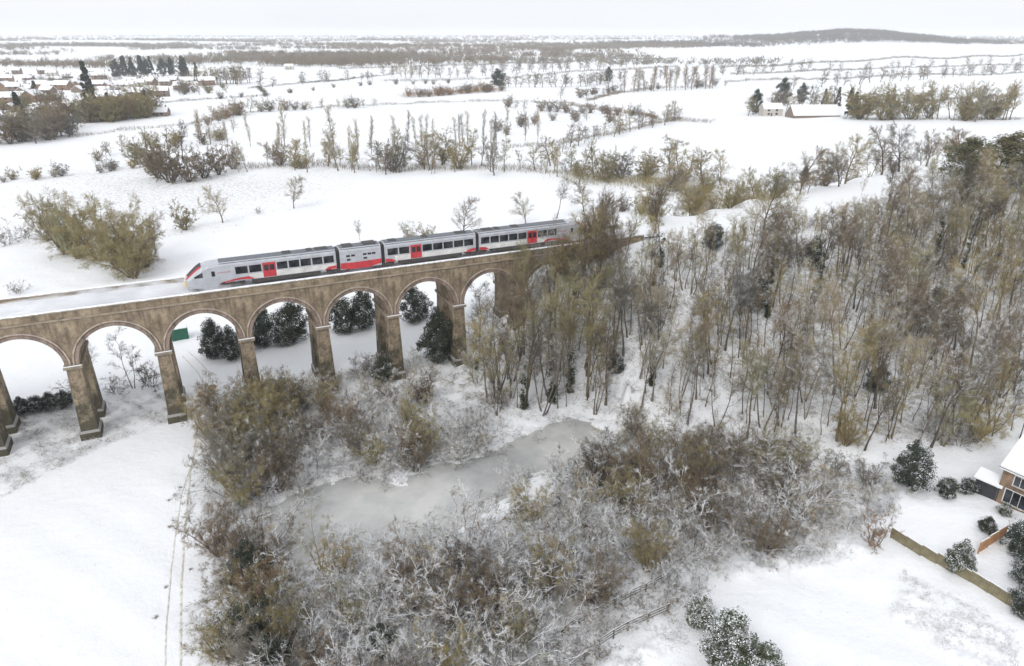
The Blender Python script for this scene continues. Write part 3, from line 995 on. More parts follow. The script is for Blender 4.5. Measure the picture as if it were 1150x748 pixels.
for s in range(5):   # tall slender woodland trees, H = 16
    proto('slender', grow(10 + s, 16, 0.19, clear=[.42,.48,.36,.52,.4][s], n1=15, ang=0.7, len1=0.22, cone=0.35, trop=0.09, n2=2, n3=7, n4=6, lf2=0.9, lf3=0.72, lf4=0.78, rt=0.0122, lean=0.05, wobble=.16))
for s in range(3):   # twin and triple stemmed alders and willows, H = 15
    proto('multistem', grow(20 + s, 15, 0.20, stems=[2, 3, 3][s], spread=0.17, clear=0.34, n1=8, ang=0.65, len1=0.21, cone=0.3, trop=0.09, n2=2, n3=6, n4=6, lf2=0.9, lf3=.72, lf4=.78, rt=0.0122, wobble=.16))
for s in range(4):   # broad round crowns, H = 12
    proto('round', grow(30 + s, 12, 0.26, clear=0.16, n1=19, ang=0.95, len1=0.46, cone=0.5, trop=0.05, wobble=0.19, n2=3, lf2=0.62, n3=7, n4=5, lf3=.68, lf4=.7, rt=0.0155))
for s in range(4):   # dense olive willows, H = 10
    proto('willow', grow(40 + s, 10, 0.18, stems=10, spread=0.40, clear=0.06, n1=8, ang=0.75, len1=0.25, cone=0.3, trop=0.04, n2=2, n3=7, n4=7, lf2=0.85, lf3=.72, lf4=.75, rt=0.0112, a2=.7, a3=.6, wobble=.18))
for s in range(4):   # snow-laden shrubs, H = 4
    proto('shrub', grow(50 + s, 4, 0.09, stems=7, spread=0.62, clear=0.12, n1=6, ang=0.7, len1=0.42, cone=0.2, trop=0.03, wobble=0.22, n2=1, n3=6, n4=4, lf2=.8, lf3=.7, lf4=.7, rt=0.0135, droop=0.02))
for s in range(5):   # arching, half-collapsed crack willows, H = 8
    proto('arching', grow(60 + s, 8, 0.2, stems=[3, 4, 5, 4, 3][s], spread=0.85, lean=0.25, clear=0.15, n1=10, ang=0.8, len1=0.40, cone=0.3, trop=0.02, wobble=0.30, n2=1, n3=6, n4=3, lf2=.85, lf3=.75, lf4=.7, rt=0.017, droop=0.035))
for s in range(2):   # narrow pale poplars, H = 18
    proto('poplar', grow(70 + s, 18, 0.2, clear=0.12, n1=30, ang=0.5, len1=0.17, cone=-1, trop=0.16, n2=1, n3=5, n4=4, lf2=.8, lf3=.7, lf4=.7, rt=0.036))
for s in range(3):   # trees beyond 250 m: stouter shoots, H = 12
    proto('far_round', grow(80 + s, 12, 0.3, clear=0.14, n1=17, ang=0.95, len1=0.42, cone=0.5, trop=0.05, wobble=0.18, n2=1, n3=7, n4=5, lf2=.8, lf3=.7, lf4=.72, rt=0.036))
for s in range(3):
    proto('far_tall', grow(84 + s, 15, 0.26, clear=0.22, n1=16, ang=0.7, len1=0.25, cone=0.4, trop=0.08, n2=1, n3=7, n4=5, lf2=.9, lf3=.75, lf4=.75, rt=0.032))
for s in range(4):
    proto('far_willow', grow(87 + s, 8, 0.16, stems=10, spread=0.45, clear=0.05, n1=7, ang=0.8, len1=0.30, cone=0.3, trop=0.03, n2=1, n3=6, n4=5, lf2=.85, lf3=.75, lf4=.75, rt=0.032))
for s in range(3):   # whippy young trees, H = 10
    proto('sapling', grow(110 + s, 10, 0.075, clear=0.5, n1=10, ang=0.5, len1=0.16, cone=0.5, trop=0.12, n2=1, n3=5, n4=3, lf2=.9, lf3=.75, lf4=.75, rt=0.014, lean=0.06, wobble=.14))
for s in range(4): proto('evergreen', evergreen(90 + s, 5, 5, 'round', 16000, 0.085, 85), True)
for s in range(3): proto('holly', evergreen(94 + s, 9, 6, 'round', 17000, 0.115, 95), True)
for s in range(2): proto('conifer', evergreen(97 + s, 12, 5, 'cone', 5200, 0.26, 90), True)
proto('column', evergreen(99, 12, 3.6, 'column', 4200, 0.26, 80), True)
BASE_H = dict(sapling=10, slender=16, multistem=15, round=12, willow=10, shrub=4, arching=8, poplar=18, far_round=12, far_tall=15, far_willow=8, evergreen=5, holly=9, conifer=12, column=12)

# ivy sleeve for a 16 m trunk
def ivy_mesh(seed):
    rng = np.random.default_rng(seed)
    z = np.linspace(0.3, 9.5, 34); a = rng.random(34) * 6.3
    z = z[0] + (z - z[0]) * rng.random(34); q_ = 0.15 + 0.35 * rng.random(34)
    C = np.stack([np.cos(a) * q_, np.sin(a) * q_, z], 1)
    m_ = tri_mesh('ivy', *leaves(C, 1500, rng, 0.12, 0.5)); m_.materials.append(M['leaf']); return m_
IVY = [ivy_mesh(1), ivy_mesh(2)]

BARK = {'olive': (0.325, 0.275, 0.14), 'brown': (0.22, 0.175, 0.12), 'grey': (0.25, 0.225, 0.185), 'rust': (0.31, 0.205, 0.12), 'straw': (0.33, 0.265, 0.13),
        'pale': (0.39, 0.34, 0.24), 'dark': (0.13, 0.11, 0.085), 'green': (0.07, 0.085, 0.045), 'deep': (0.058, 0.07, 0.052), 'sage': (0.20, 0.19, 0.11)}
TR = np.random.default_rng(77)
NTREE = [0]
def plant(name, kind, p, H, tone, snow, label, cat_, group=None, var=None, wide=1.0, lean=0.0, ivy=0, rz=None, trunk_tone=None):
    v = PROTO[kind]; v = v[int(TR.integers(len(v))) if var is None else var % len(v)]
    x, y = float(p[0]), float(p[1])
    z = float(p[2]) if len(p) > 2 else h1(x, y)
    e = empty(name, (x, y, z), TR.random() * 6.283 if rz is None else rz, label, cat_, group)
    if lean: e.rotation_euler = (lean * math.cos(TR.random() * 6.3), lean * math.sin(TR.random() * 6.3), e.rotation_euler[2])
    k = H / BASE_H[kind]
    e.scale = (k * wide, k * wide, k)
    c = BARK[tone]; j = 0.82 + 0.36 * TR.random(); w_ = 1 + 0.045 * TR.normal()
    col = (c[0] * j * w_, c[1] * j, c[2] * j / max(w_, .6), snow)
    tt = BARK[trunk_tone] if trunk_tone else tuple(0.55 * q for q in (c[0], c[1] * 0.98, c[2] * 1.15))
    if cat_ in ('bush', 'conifer', 'evergreen'): tt = (0.09, 0.075, 0.06)
    link('trunk', v[0], e, None, (tt[0] * j, tt[1] * j, tt[2] * j, min(1, snow * 1.2 + 0.08)))
    link('crown', v[1], e, None, col if v[1].materials[0] == M['leaf'] else (*col[:3], snow * 0.72))
    if ivy: link('ivy', IVY[ivy % 2], e, None, (0.05, 0.065, 0.03, 0.15))
    NTREE[0] += 1
    return e

rng = np.random.default_rng(2024)
TRACK_PX = np.array([(560,262),(720,262),(745,255),(890,236),(950,226),(1000,210),(1090,190),(1150,180),(1400,150)], float)
def cap_height(p, H, slack=4):
    """lineside growth is cut back: nothing on the bank stands above the track formation"""
    x, y = float(p[0]), float(p[1]); z = h1(x, y)
    for _ in range(24):
        zz = z + H - CAM_H
        dep = y * math.cos(PITCH) - zz * math.sin(PITCH)
        py = 374 - FPX * (y * math.sin(PITCH) + zz * math.cos(PITCH)) / dep
        px = 575 + FPX * x / dep
        if py > np.interp(px, TRACK_PX[:, 0], TRACK_PX[:, 1]) + slack or H < 2.2: break
        H *= 0.92
    return H
TONE_WORD = {'olive': 'olive', 'brown': 'brown', 'grey': 'grey', 'pale': 'pale', 'straw': 'straw-coloured', 'rust': 'rusty', 'dark': 'dark', 'deep': 'dark green'}
def pick(seq): return seq[int(rng.integers(len(seq)))]

# ------------------------------------------------------------------ woodland on the railway slope
W1 = zone([(545,468),(548,420),(610,345),(722,300),(800,272),(900,250),(1000,222),(1149,196),(1300,180),(1300,480),(1149,500),(1050,505),(960,512),(860,498),(760,482),(650,464)])
for i, p in enumerate(scatter(W1, 430, rng, 1.7)):
    d_, s_, sd_ = rail_sd(np.array([p[0]]), np.array([p[1]]))
    if d_[0] < 6.5 or (sd_[0] < 0 and d_[0] < 15 and s_[0] > 2): continue
    px_x = 575 + FPX * p[0] / (p[1] * math.cos(PITCH) + (CAM_H - h1(*p)) * math.sin(PITCH))
    colm = 'below the viaduct end' if px_x < 760 else 'left of the wood' if px_x < 860 else 'mid-wood' if px_x < 960 else 'right of mid-wood' if px_x < 1050 else 'at the right edge'
    lev = 'low on the slope' if h1(*p) < 5 else ('half way up the slope' if h1(*p) < 12 else 'high on the slope')
    where = f'{lev} {colm}'
    r = rng.random()
    tone = pick(['olive', 'brown', 'olive', 'olive', 'brown', 'grey', 'pale'])
    H = 11 + 6 * rng.random()
    H = cap_height(p, H, 4 - (22 if rng.random() < 0.28 else 0))
    tn = {'olive': 'olive-twigged', 'brown': 'brown-twigged', 'grey': 'grey-twigged', 'pale': 'pale-twigged'}[tone]
    sz = 'tall' if H > 14 else 'shorter'
    sn = 0.16 + 0.2 * rng.random() + (0.1 if px_x > 860 else 0)
    if H < 5.2:
        plant('lineside_bush', pick(['willow', 'shrub']), p, H, tone, sn + 0.15, f'{TONE_WORD[tone]} lineside bush {where}', 'bush', f'lineside bushes {where}')
        continue
    if r < 0.56:
        plant('woodland_tree', 'slender', p, H, tone, sn, f'{sz} slender bare {tn} tree {where}', 'tree', f'slender {tn} trees {where}', lean=0.05)
    elif r < 0.90:
        plant('forked_tree', 'multistem', p, H * 0.92, tone, sn, f'{sz} bare {tn} tree with several stems {where}', 'tree', f'forked {tn} trees {where}')
    else:
        plant('ivy_clad_tree', 'slender', p, H, 'dark', 0.12, f'{sz} tree with ivy-dark trunk {where}', 'tree', f'ivy-clad trees {where}', ivy=1 + i % 2)
W1L = zone([(560,462),(600,400),(660,350),(722,310),(800,285),(960,290),(1149,290),(1149,500),(960,500),(860,486),(760,475),(650,462)])
for i, p in enumerate(scatter(W1L, 230, rng, 1.2)):
    px_x = 575 + FPX * p[0] / (p[1] * math.cos(PITCH) + (CAM_H - h1(*p)) * math.sin(PITCH))
    if rail_sd(np.array([p[0]]), np.array([p[1]]))[0][0] < 6: continue
    tone = pick(['brown', 'dark', 'olive', 'olive']); H = cap_height(p, 8 + 5 * rng.random())
    if H < 4: continue
    colm = 'below the viaduct end' if px_x < 720 else 'left of the wood' if px_x < 820 else 'mid-wood' if px_x < 930 else 'right of mid-wood' if px_x < 1040 else 'at the right edge'
    plant('young_tree', 'sapling', p, H, tone, 0.1, f"{'taller' if H > 9.5 else 'short'} whip-thin {tone} young tree {colm} on the snowy slope", 'tree', f'whip-thin young trees {colm}')
for i, p in enumerate(scatter(W1, 70, rng, 3.0)):
    d_, s_, sd_ = rail_sd(np.array([p[0]]), np.array([p[1]]))
    if d_[0] < 9: continue
    px_x = 575 + FPX * p[0] / (p[1] * math.cos(PITCH) + (CAM_H - h1(*p)) * math.sin(PITCH))
    colm = 'below the viaduct end' if px_x < 760 else 'left of the wood' if px_x < 860 else 'mid-wood' if px_x < 960 else 'right of mid-wood' if px_x < 1050 else 'at the right edge'
    lev = 'low on the slope' if h1(*p) < 5 else ('half way up the slope' if h1(*p) < 12 else 'high on the slope')
    H = 2.2 + 2.6 * rng.random(); tone = pick(['grey', 'brown', 'olive'])
    plant('understorey_shrub', 'shrub', p, H, tone, 0.55 + 0.3 * rng.random(), f"{'bigger' if H > 3.5 else 'small'} {tone} snow-dusted shrub {lev} {colm}", 'shrub', 'shrubs under the hillside wood')
for (x, y, H, lb) in ((842,345,6,'dark evergreen bush low among the left hillside trunks'), (1045,372,7,'dark spiky evergreen in the right half of the hillside wood'), (690,420,3.2,'small dark holly among the trunks below the viaduct end'),
                      (912,300,5,'dark holly in the middle of the hillside wood'), (985,440,4,'small evergreen at the lower right of the hillside wood'), (800,278,4.5,'dark evergreen bush just under the railway bank'), (1020,545,5.5,'big blue-green evergreen bush at the garden corner below the wood')):
    plant('evergreen_bush', 'evergreen', at(x, y), H, 'deep', 0.40, lb, 'bush')

# trees in front of the right-hand arches
for (x, y, k, H, tone, iv, lb) in ((590,455,'slender',21,'olive',0,'tall olive tree crossing in front of the right-hand arches'), (560,440,'multistem',18,'brown',0,'forked brown tree before the seventh arch'),
        (620,452,'multistem',19,'brown',1,'ivy-footed tree screening the last arches'), (660,445,'slender',19,'olive',0,'olive-crowned tree before the viaduct parapet near its right end'),
        (535,415,'slender',14,'dark',1,'dark ivy-covered tree just right of the last clear pier'), (640,440,'slender',17,'olive',2,'slim olive tree rising beside the last arches'),
        (700,400,'slender',15,'grey',0,'grey slim tree left of the viaduct end'), (742,300,'slender',13,'dark',2,'tall ivy-clad tree standing at the viaduct end'), (738,380,'multistem',14,'brown',0,'bare forked tree under the viaduct end')):
    plant('bare_tree', k, at(x, y), H, tone, 0.10, lb, 'tree', ivy=iv)
for i, (x, y, H) in enumerate(((575,430,15),(625,425,14),(660,430,14),(690,380,12),(610,465,16),(680,455,15))):
    wv = ['brown', 'olive', 'brown', 'olive', 'grey'][i % 5]
    plant('forked_tree', ['multistem', 'slender'][i % 2], at(x, y), H, wv, 0.05, f"{wv} {['forked', 'single-stemmed'][i % 2]} tree of the screen before the last arches, {'at its foot' if y > 440 else 'further up'}", 'tree', 'tree screen before the last arches', wide=1.1)
for i, (s_, t_, top) in enumerate(((59,-7,19.5),(62,-5,21),(65,-7,23),(67,-4,24.5),(69,-6,26.5),(70.5,-3.5,26),(72,-6,28),(73.5,-4,27.5),(75,-6,28),(76.5,-3.5,27),(78,-6,27),(80,-4,25.5),(71.5,-9,26),(75.5,-9,27))):
    p = vpt(s_, t_); H = top - h1(*p); wv = ['brown', 'olive', 'brown', 'grey', 'olive'][i % 5]
    kd = ['multistem', 'round', 'slender'][i % 3]
    plant('parapet_tree', kd, p, H, wv, 0.05, f"{wv} {['several-stemmed', 'spreading', 'slim'][i % 3]} tree close to the parapet {['left of the rear coach', 'before the rear coach', 'before the rear cab', 'right of the rear cab'][0 if s_ < 63 else 1 if s_ < 71 else 2 if s_ < 80 else 3]}", 'tree', 'trees against the viaduct parapet', wide=0.62 if kd == 'round' else 1.0)
plant('ivy_bush', 'holly', at(492,408), 9.5, 'deep', 0.15, 'tall mass of dark ivy in front of the sixth pier', 'bush')
plant('ivy_bush', 'evergreen', at(432,428), 4.2, 'deep', 0.35, 'snow-flecked dark bush at the foot of the fifth pier', 'bush', wide=1.2)
plant('holly_bush', 'evergreen', at(328,462), 4.6, 'deep', 0.4, 'snowy dark holly bush between the third and fourth piers', 'bush', wide=1.1)

_bp, _bn = [], []
for i in range(4, len(RAIL) - 1):
    d_ = (RAIL[i+1] - RAIL[i]) / np.linalg.norm(RAIL[i+1] - RAIL[i])
    for f in np.linspace(0, 1, 40, endpoint=False):
        _bp.append(RAIL[i] + (RAIL[i+1] - RAIL[i]) * f); _bn.append((-d_[1], d_[0]))
_bp, _bn = np.array(_bp), np.array(_bn)
def bank(px, off):
    """point off metres beyond the track centre line, about where a photo column crosses it"""
    P_ = _bp + _bn * off
    x_ = 575 + FPX * P_[:, 0] / (P_[:, 1] * math.cos(PITCH) + (CAM_H - DECK) * math.sin(PITCH))
    return P_[int(np.argmin(np.abs(x_ - px)))]
# ------------------------------------------------------------------ beyond the railway
for (x, y, k, H, tone, sn, lb) in ((857,262,'round',12,'olive',0.1,'big spreading olive tree on the railway bank'), (735,262,'slender',12,'dark',0.1,'dark ivy tree behind the viaduct end'),
        (675,250,'multistem',10,'dark',0.1,'dark ivy-hung tree behind the rear of the train'), (780,262,'willow',8,'olive',0.05,'olive thicket tree behind the bank'), (820,255,'willow',8,'olive',0.05,'olive-brown tree left of the big spreading tree'),
        (900,248,'round',11,'brown',0.1,'brown bare tree right of the big spreading tree'), (950,240,'round',12,'olive',0.1,'olive bare tree beyond the middle of the railway bank'), (990,232,'round',12,'brown',0.1,'brown bare tree beside the dark ivy trunk on the bank'),
        (1010,215,'round',13,'grey',0.12,'tall grey bare tree on the bank towards the right'), (1040,205,'round',10,'brown',0.1,'brown bare tree near the evergreen clump on the hill'),
        (720,240,'willow',7,'olive',0.05,'olive scrub tree behind the parapet end'), (700,238,'willow',7,'brown',0.05,'brown scrub tree behind the parapet end'), (655,238,'round',10,'brown',0.1,'bare tree behind the rear cab'),
        (625,245,'slender',12,'dark',0.12,'thin dark bare tree behind the last coach'), (590,252,'round',9,'pale',0.15,'pale bare tree behind the last coach'), (520,268,'round',11,'grey',0.12,'round bare tree behind the third coach'),
        (460,272,'willow',6,'pale',0.1,'low pale tree behind the short power coach'), (480,272,'willow',5.5,'straw',0.1,'low straw-coloured tree behind the third coach'), (405,275,'slender',6.5,'grey',0.1,'tiny lone bare tree behind the first coach'),
        (925,232,'multistem',11,'olive',0.08,'olive forked tree beyond the bank'), (1075,215,'round',9,'brown',0.1,'bare tree in front of the hilltop evergreens')):
    plant('bare_tree', k, bank(x, 9) if (x > 740 and x != 857) else at(x, y), H, tone, sn, lb, 'tree')
for i in range(40):
    x = 715 + 9.2 * i + 8 * rng.random(); off = 7 + 20 * rng.random(); tone = pick(['olive', 'brown', 'olive', 'grey']); kd = pick(['willow', 'round', 'multistem'])
    sec = 'just right of the viaduct end' if x < 800 else 'left of the big spreading tree' if x < 850 else 'right of the big spreading tree' if x < 930 else 'towards the hilltop evergreens'
    plant('lineside_tree', kd, bank(x, off), 5 + 5 * rng.random(), tone, 0.08, f"{tone} {dict(willow='bushy', round='round-headed', multistem='forked')[kd]} tree beyond the railway bank {sec}", 'tree', 'trees beyond the railway bank', wide=0.9)
plant('ivy_clad_tree', 'slender', at(997,236), 11, 'dark', 0.1, 'dark ivy-wrapped trunk on the bank', 'tree', ivy=1)
for (x, y, H, wd, lb) in ((1085,205,11,1.9,'large olive evergreen clump on the hill at the right'), (1120,208,13,2.0,'largest rounded evergreen on the hill at the right edge'), (1148,215,10,1.3,'dark evergreen at the right edge of the hill'), (903,205,6,1.0,'dark evergreen poking up behind the bank')):
    plant('evergreen_tree', 'holly', at(x, y), H, 'sage' if wd > 1.4 else 'deep', 0.12, lb, 'evergreen', wide=wd)

# ------------------------------------------------------------------ behind the arches
for (x, y, k, H, tone, lb) in ((112,440,'slender',11,'dark','thin bare tree seen through the second arch at left'), (150,436,'multistem',10,'dark','dark forked tree seen through the second arch'), (168,432,'shrub',5,'dark','dark shrub beside the second pier behind the arch'),
                               (95,445,'shrub',4,'grey','grey snowy shrub behind the first pier'), (130,442,'shrub',3.5,'grey','low snowy shrub under the second arch')):
    plant('bare_tree' if k != 'shrub' else 'snowy_shrub', k, at(x, y), H, tone, 0.3, lb, 'tree' if k != 'shrub' else 'shrub')
for (x, y, H, wd, lb) in ((243,400,6.5,0.9,'dark yew framed by the third arch'), (262,402,5.5,0.9,'dark evergreen beside the third pier behind the arch'), (300,388,7,1.0,'large dark evergreen framed by the fourth arch'), (330,384,7.5,1.0,'dark snow-flecked evergreen at the right of the fourth arch'),
                          (385,372,7,0.95,'dark evergreen at the left of the fifth arch'), (408,368,7.5,0.9,'dark evergreen at the right of the fifth arch'), (465,360,7,1.0,'evergreen glimpsed through the sixth arch')):
    plant('evergreen_tree', 'evergreen', at(x, y), H, 'deep', 0.36, lb, 'evergreen', wide=wd)
for i, x in enumerate((8, 25, 42, 58, 74)):
    plant('hedge_bush', 'evergreen', at(x, 468 - 0.15 * x), 2.6, 'deep', 0.35, 'snow-topped dark bush in the low row under the first arch', 'bush', 'bushes under the first arch', wide=1.2)

# ------------------------------------------------------------------ water meadow behind the viaduct
for (x, y, H, tone, wd, lb) in ((75,285,17,'olive',0.95,'tall olive willow left in the clump beyond the parapet'), (112,292,18,'olive',1.0,'tall olive willow in the middle of the clump beyond the parapet'), (150,312,17,'straw',0.95,'broad yellow-brown willow right in the clump beyond the parapet'),
                                (132,300,17,'olive',0.9,'olive willow between the taller two beyond the parapet'), (90,290,16,'olive',1.0,'olive willow second from the left in the clump'), (145,304,15,'olive',1.0,'low olive willow at the front of the clump'), (165,300,14,'brown',0.9,'brown willow at the right rim of the clump beyond the parapet'), (55,270,13,'pale',0.9,'pale willow at the left rim of the clump')):
    plant('willow', 'willow', at(x, y), H, tone, 0.06, lb, 'tree', wide=wd)
for (x, y, H, k, tone, lb) in ((208,258,7,'far_willow','olive','round olive bush in the meadow right of the willow clump'), (250,250,8,'round','pale','small round bare tree alone in the meadow'), (330,234,7.5,'round','pale','small pale bare tree alone in the meadow further right'),
        (8,275,6,'shrub','grey','snowy grey shrub at the far left of the meadow'), (30,268,5,'shrub','grey','snowy grey shrub left of the willows'), (20,330,3.5,'shrub','grey','snowy scrub bush beside the far parapet'), (290,240,2.5,'shrub','grey','low snowy scrub in the meadow between the lone trees'),
        (192,205,14,'far_willow','brown','largest brown thicket in the upper meadow'), (230,200,10,'far_willow','brown','rounded brown thicket in the middle of the upper meadow'), (262,190,9,'far_willow','brown','brown thicket at the right of the upper meadow'), (155,185,9,'far_willow','olive','olive thicket at the left of the upper meadow'),
        (172,192,9,'far_willow','olive','olive bush before the largest brown thicket'), (212,204,9,'far_willow','brown','low brown bush between the meadow thickets'), (246,196,8,'far_willow','brown','low bush right of the rounded thicket'), (178,200,10,'far_willow','brown','brown bush left of the largest thicket'),
        (205,178,12,'far_tall','dark','dark bare tree rising behind the meadow thickets')):
    plant('meadow_tree' if k != 'shrub' else 'snowy_shrub', k, at(x, y), H * (1.0 if k == 'shrub' else 1.35), tone, 0.5 if k == 'shrub' else 0.04, lb, 'tree' if k != 'shrub' else 'shrub', wide=0.9)

def row(pts, n, kinds, H0, H1, tones, label, group, name='hedgerow_tree', snow=0.05, jit=2.5, wide=1.0, catg='tree'):
    P = [at(*q)[:2] for q in pts]
    seg = [np.linalg.norm(P[i+1] - P[i]) for i in range(len(P) - 1)]; tot = sum(seg)
    for i in range(n):
        t = (i + rng.random()) / n * tot; g = (i + 0.5) / n; k = 0
        while t > seg[k] and k < len(seg) - 1: t -= seg[k]; k += 1
        p = P[k] + (P[k+1] - P[k]) * t / seg[k] + rng.normal(size=2) * jit
        H = H0 + (H1 - H0) * rng.random(); tone = pick(tones)
        size = 'taller' if H > (H0 + H1) / 2 else 'shorter'
        w_ = 'at its left end' if g < 0.2 else 'left of centre' if g < 0.4 else 'at its centre' if g < 0.6 else 'right of centre' if g < 0.8 else 'at its right end'
        plant(name, pick(kinds), p, H, tone, snow, f'{size} {TONE_WORD[tone]} {label}, {w_}', catg, group, wide=wide)

row([(275,192),(340,188),(440,194),(500,190),(560,190),(640,196),(720,204),(820,208)], 84, ['far_tall','far_willow','far_round'], 5, 15, ['olive','brown','pale','grey','olive'], 'tree in the stream-side line', 'stream-side trees', name='streamside_tree', jit=8)
for (x, y, H, k, tone, lb) in ((445,194,17,'far_tall','olive','tallest ivy-tinged tree in the stream-side line'), (380,192,17,'far_tall','pale','tall pale thin tree left in the stream-side line'), (320,165,20,'poplar','pale','very tall pale poplar by the lane at left'), (375,170,21,'poplar','pale','very tall pale poplar by the lane further right')):
    plant('bare_tree', k, at(x, y), H, tone, 0.04, lb, 'tree')
row([(395,176),(450,168),(520,164),(600,160)], 22, ['poplar'], 12, 17, ['pale','pale','grey'], 'thin poplar standing beyond the stream', 'pale poplars beyond the stream', name='poplar', snow=0.25, jit=4, wide=0.85)
row([(215,160),(260,165),(310,165),(350,168)], 10, ['poplar'], 11, 16, ['pale','straw'], 'thin poplar by the curving lane', 'poplars by the lane', name='poplar', snow=0.15, jit=5, wide=0.85)
row([(700,104),(722,103),(744,102),(766,101),(788,100),(806,99)], 15, ['poplar'], 20, 25, ['pale','rust'], 'poplar in the far straight row', 'straight poplar row', name='poplar', snow=0.0, jit=1.5, wide=1.5)
row([(630,172),(660,158),(700,150),(735,142),(765,134)], 22, ['far_round'], 6, 12, ['brown','grey','pale'], 'round tree along the mid-field hedge', 'hedgerow trees between the middle fields')
row([(960,134),(1010,134),(1060,134),(1130,134)], 28, ['far_tall','far_willow'], 12, 22, ['olive','pale','olive'], 'tree in the belt right of the farm', 'tree belt right of the farm', name='belt_tree', jit=4)
row([(840,130),(870,128),(905,122),(945,126)], 16, ['far_round'], 10, 17, ['brown','olive','grey'], 'bare tree among the farm buildings', 'farmyard trees', name='farmyard_tree')
for (x, y, H, k, lb) in ((878,118,19,'holly','tallest dark pine beside the farm'), (900,116,15,'holly','dark evergreen behind the white farm roof'), (925,120,13,'conifer','dark conifer right of the white farm roof'), (940,120,14,'conifer','second dark conifer right of the farm roof'),
        (952,130,16,'column','dark cypress at the right end of the farm'), (958,131,14,'column','last dark cypress right of the farm'), (848,128,15,'holly','open dark pine at the left end of the farm')):
    plant('evergreen_tree', k, at(x, y), H, 'deep', 0.04, lb, 'evergreen')
row([(560,98),(640,98),(690,92)], 26, ['far_round'], 9, 14, ['brown','grey'], 'tree in the far hedgerow before the poplar row', 'far hedgerow trees left of the poplar row', name='field_tree')
row([(880,100),(960,95),(1050,88),(1149,80)], 28, ['far_round'], 10, 17, ['grey','brown'], 'tree along the far right hedges', 'far field trees at right', name='field_tree')
row([(440,86),(500,88),(560,84),(640,80),(720,74)], 44, ['far_round'], 10, 16, ['grey','brown','pale'], 'tree along the lane across far fields', 'lane trees across the far fields', name='field_tree')
plant('evergreen_tree', 'holly', at(560,97), 17, 'deep', 0.03, 'dark evergreen clump left in the far middle fields', 'evergreen', wide=1.5)
plant('evergreen_tree', 'holly', at(683,92), 15, 'deep', 0.03, 'dark evergreen beside the far poplar row', 'evergreen')

# ------------------------------------------------------------------ village
row([(60,140),(100,138),(140,133),(170,128)], 22, ['far_willow'], 13, 20, ['rust','straw','brown','olive'], 'willow at the near edge of the village', 'orange-brown willows by the village', name='willow', jit=6)
row([(0,165),(20,160),(45,158),(70,150)], 20, ['far_round','far_willow'], 11, 17, ['brown','grey','olive'], 'tree in the far left mass', 'trees at the far left', jit=6)
row([(0,150),(40,140),(75,146)], 9, ['far_round'], 9, 13, ['grey','brown'], 'tree behind the far left mass', 'trees behind the far left mass', jit=6)
row([(230,142),(270,128),(300,125),(420,120)], 24, ['far_willow','far_round'], 6, 11, ['brown','pale','rust'], 'bushy tree along the curving lane', 'lane-side trees at left', jit=2)
row([(10,128),(60,118),(120,112),(180,108),(225,100)], 46, ['far_round','far_willow'], 7, 12, ['brown','olive','grey'], 'tree among the village houses', 'village garden trees', name='garden_tree', jit=14)
row([(10,100),(80,98),(150,95),(220,92)], 44, ['far_round'], 8, 13, ['brown','grey'], 'tree at the back of the village', 'trees at the back of the village', name='garden_tree', jit=14)
row([(230,95),(260,94),(285,93)], 20, ['far_round'], 12, 18, ['olive','brown'], 'tree in the copse right of the village', 'copse right of the village', jit=6)
row([(130,88),(160,84),(200,86),(212,88)], 15, ['conifer','holly'], 17, 26, ['deep'], 'conifer in the clump behind the village', 'conifer clump behind the village', name='conifer', jit=8, catg='conifer')
for (x, y, H, wd, lb) in ((103,122,30,0.9,'tallest dark conifer standing alone in the village'), (25,140,18,1.2,'dark conifer at the left edge of the village'), (124,128,13,1.3,'dark evergreen right of the tallest village conifer'), (166,124,13,1.4,'dark evergreen at the right of the village'), (222,92,20,1.0,'lone dark conifer right of the conifer clump'), (42,112,14,1.2,'dark conifer behind the first village houses')):
    plant('conifer', 'conifer', at(x, y), H, 'deep', 0.03, lb, 'conifer', wide=wd)

# houses
def gable(name, Lx, Wy, eave, ridge, wall_mat, extra=True):
    h_ = empty(name)
    b = MB(); v = [(-Lx/2, -Wy/2), (Lx/2, -Wy/2), (Lx/2, Wy/2), (-Lx/2, Wy/2)]
    b.v = [(x, y, -1.0) for x, y in v] + [(x, y, eave) for x, y in v] + [(-Lx/2, 0, ridge), (Lx/2, 0, ridge)]
    b.f = [(0,1,5,4), (2,3,7,6), (1,2,6,9,5), (3,0,4,8,7), (4,5,9,8), (6,7,8,9), (0,3,2,1)]
    b.build('wall', wall_mat, h_)
    o = 0.35; t = 0.22
    b = MB(); sl = (ridge - eave) / (Wy / 2)
    for s in (-1, 1):
        ye, ze = s * (Wy/2 + o), eave - o * sl
        b.loft([[(x, ye, ze + 0.03), (x, 0, ridge + 0.03), (x, 0, ridge + t + 0.03), (x, ye, ze + t)] for x in (-Lx/2 - o, Lx/2 + o)])
    rf = b.build('roof', M['snow'], h_)
    if extra:
        MB().box(Lx/2 - 1.6, Lx/2 - 0.8, -0.4, 0.4, eave, ridge + 1.1).build('chimney', M['dark_wall'], rf)
        for s in (-1, 1):
            for xx in (-Lx*0.3, Lx*0.12):
                for z0 in ((1.0, 3.3) if eave > 4 else (1.0,)):
                    y0 = s * (Wy/2 + 0.02)
                    wn = MB().box(xx, xx + 1.5, y0 - 0.04, y0 + 0.04, z0, z0 + 1.2).build('window', M['glass'], h_)
        MB().box(-Lx*0.3 + 2.3, -Lx*0.3 + 3.2, -Wy/2 - 0.07, -Wy/2 + 0.05, 0, 2.05).build('door', M['dark_wood'], h_)
    return h_
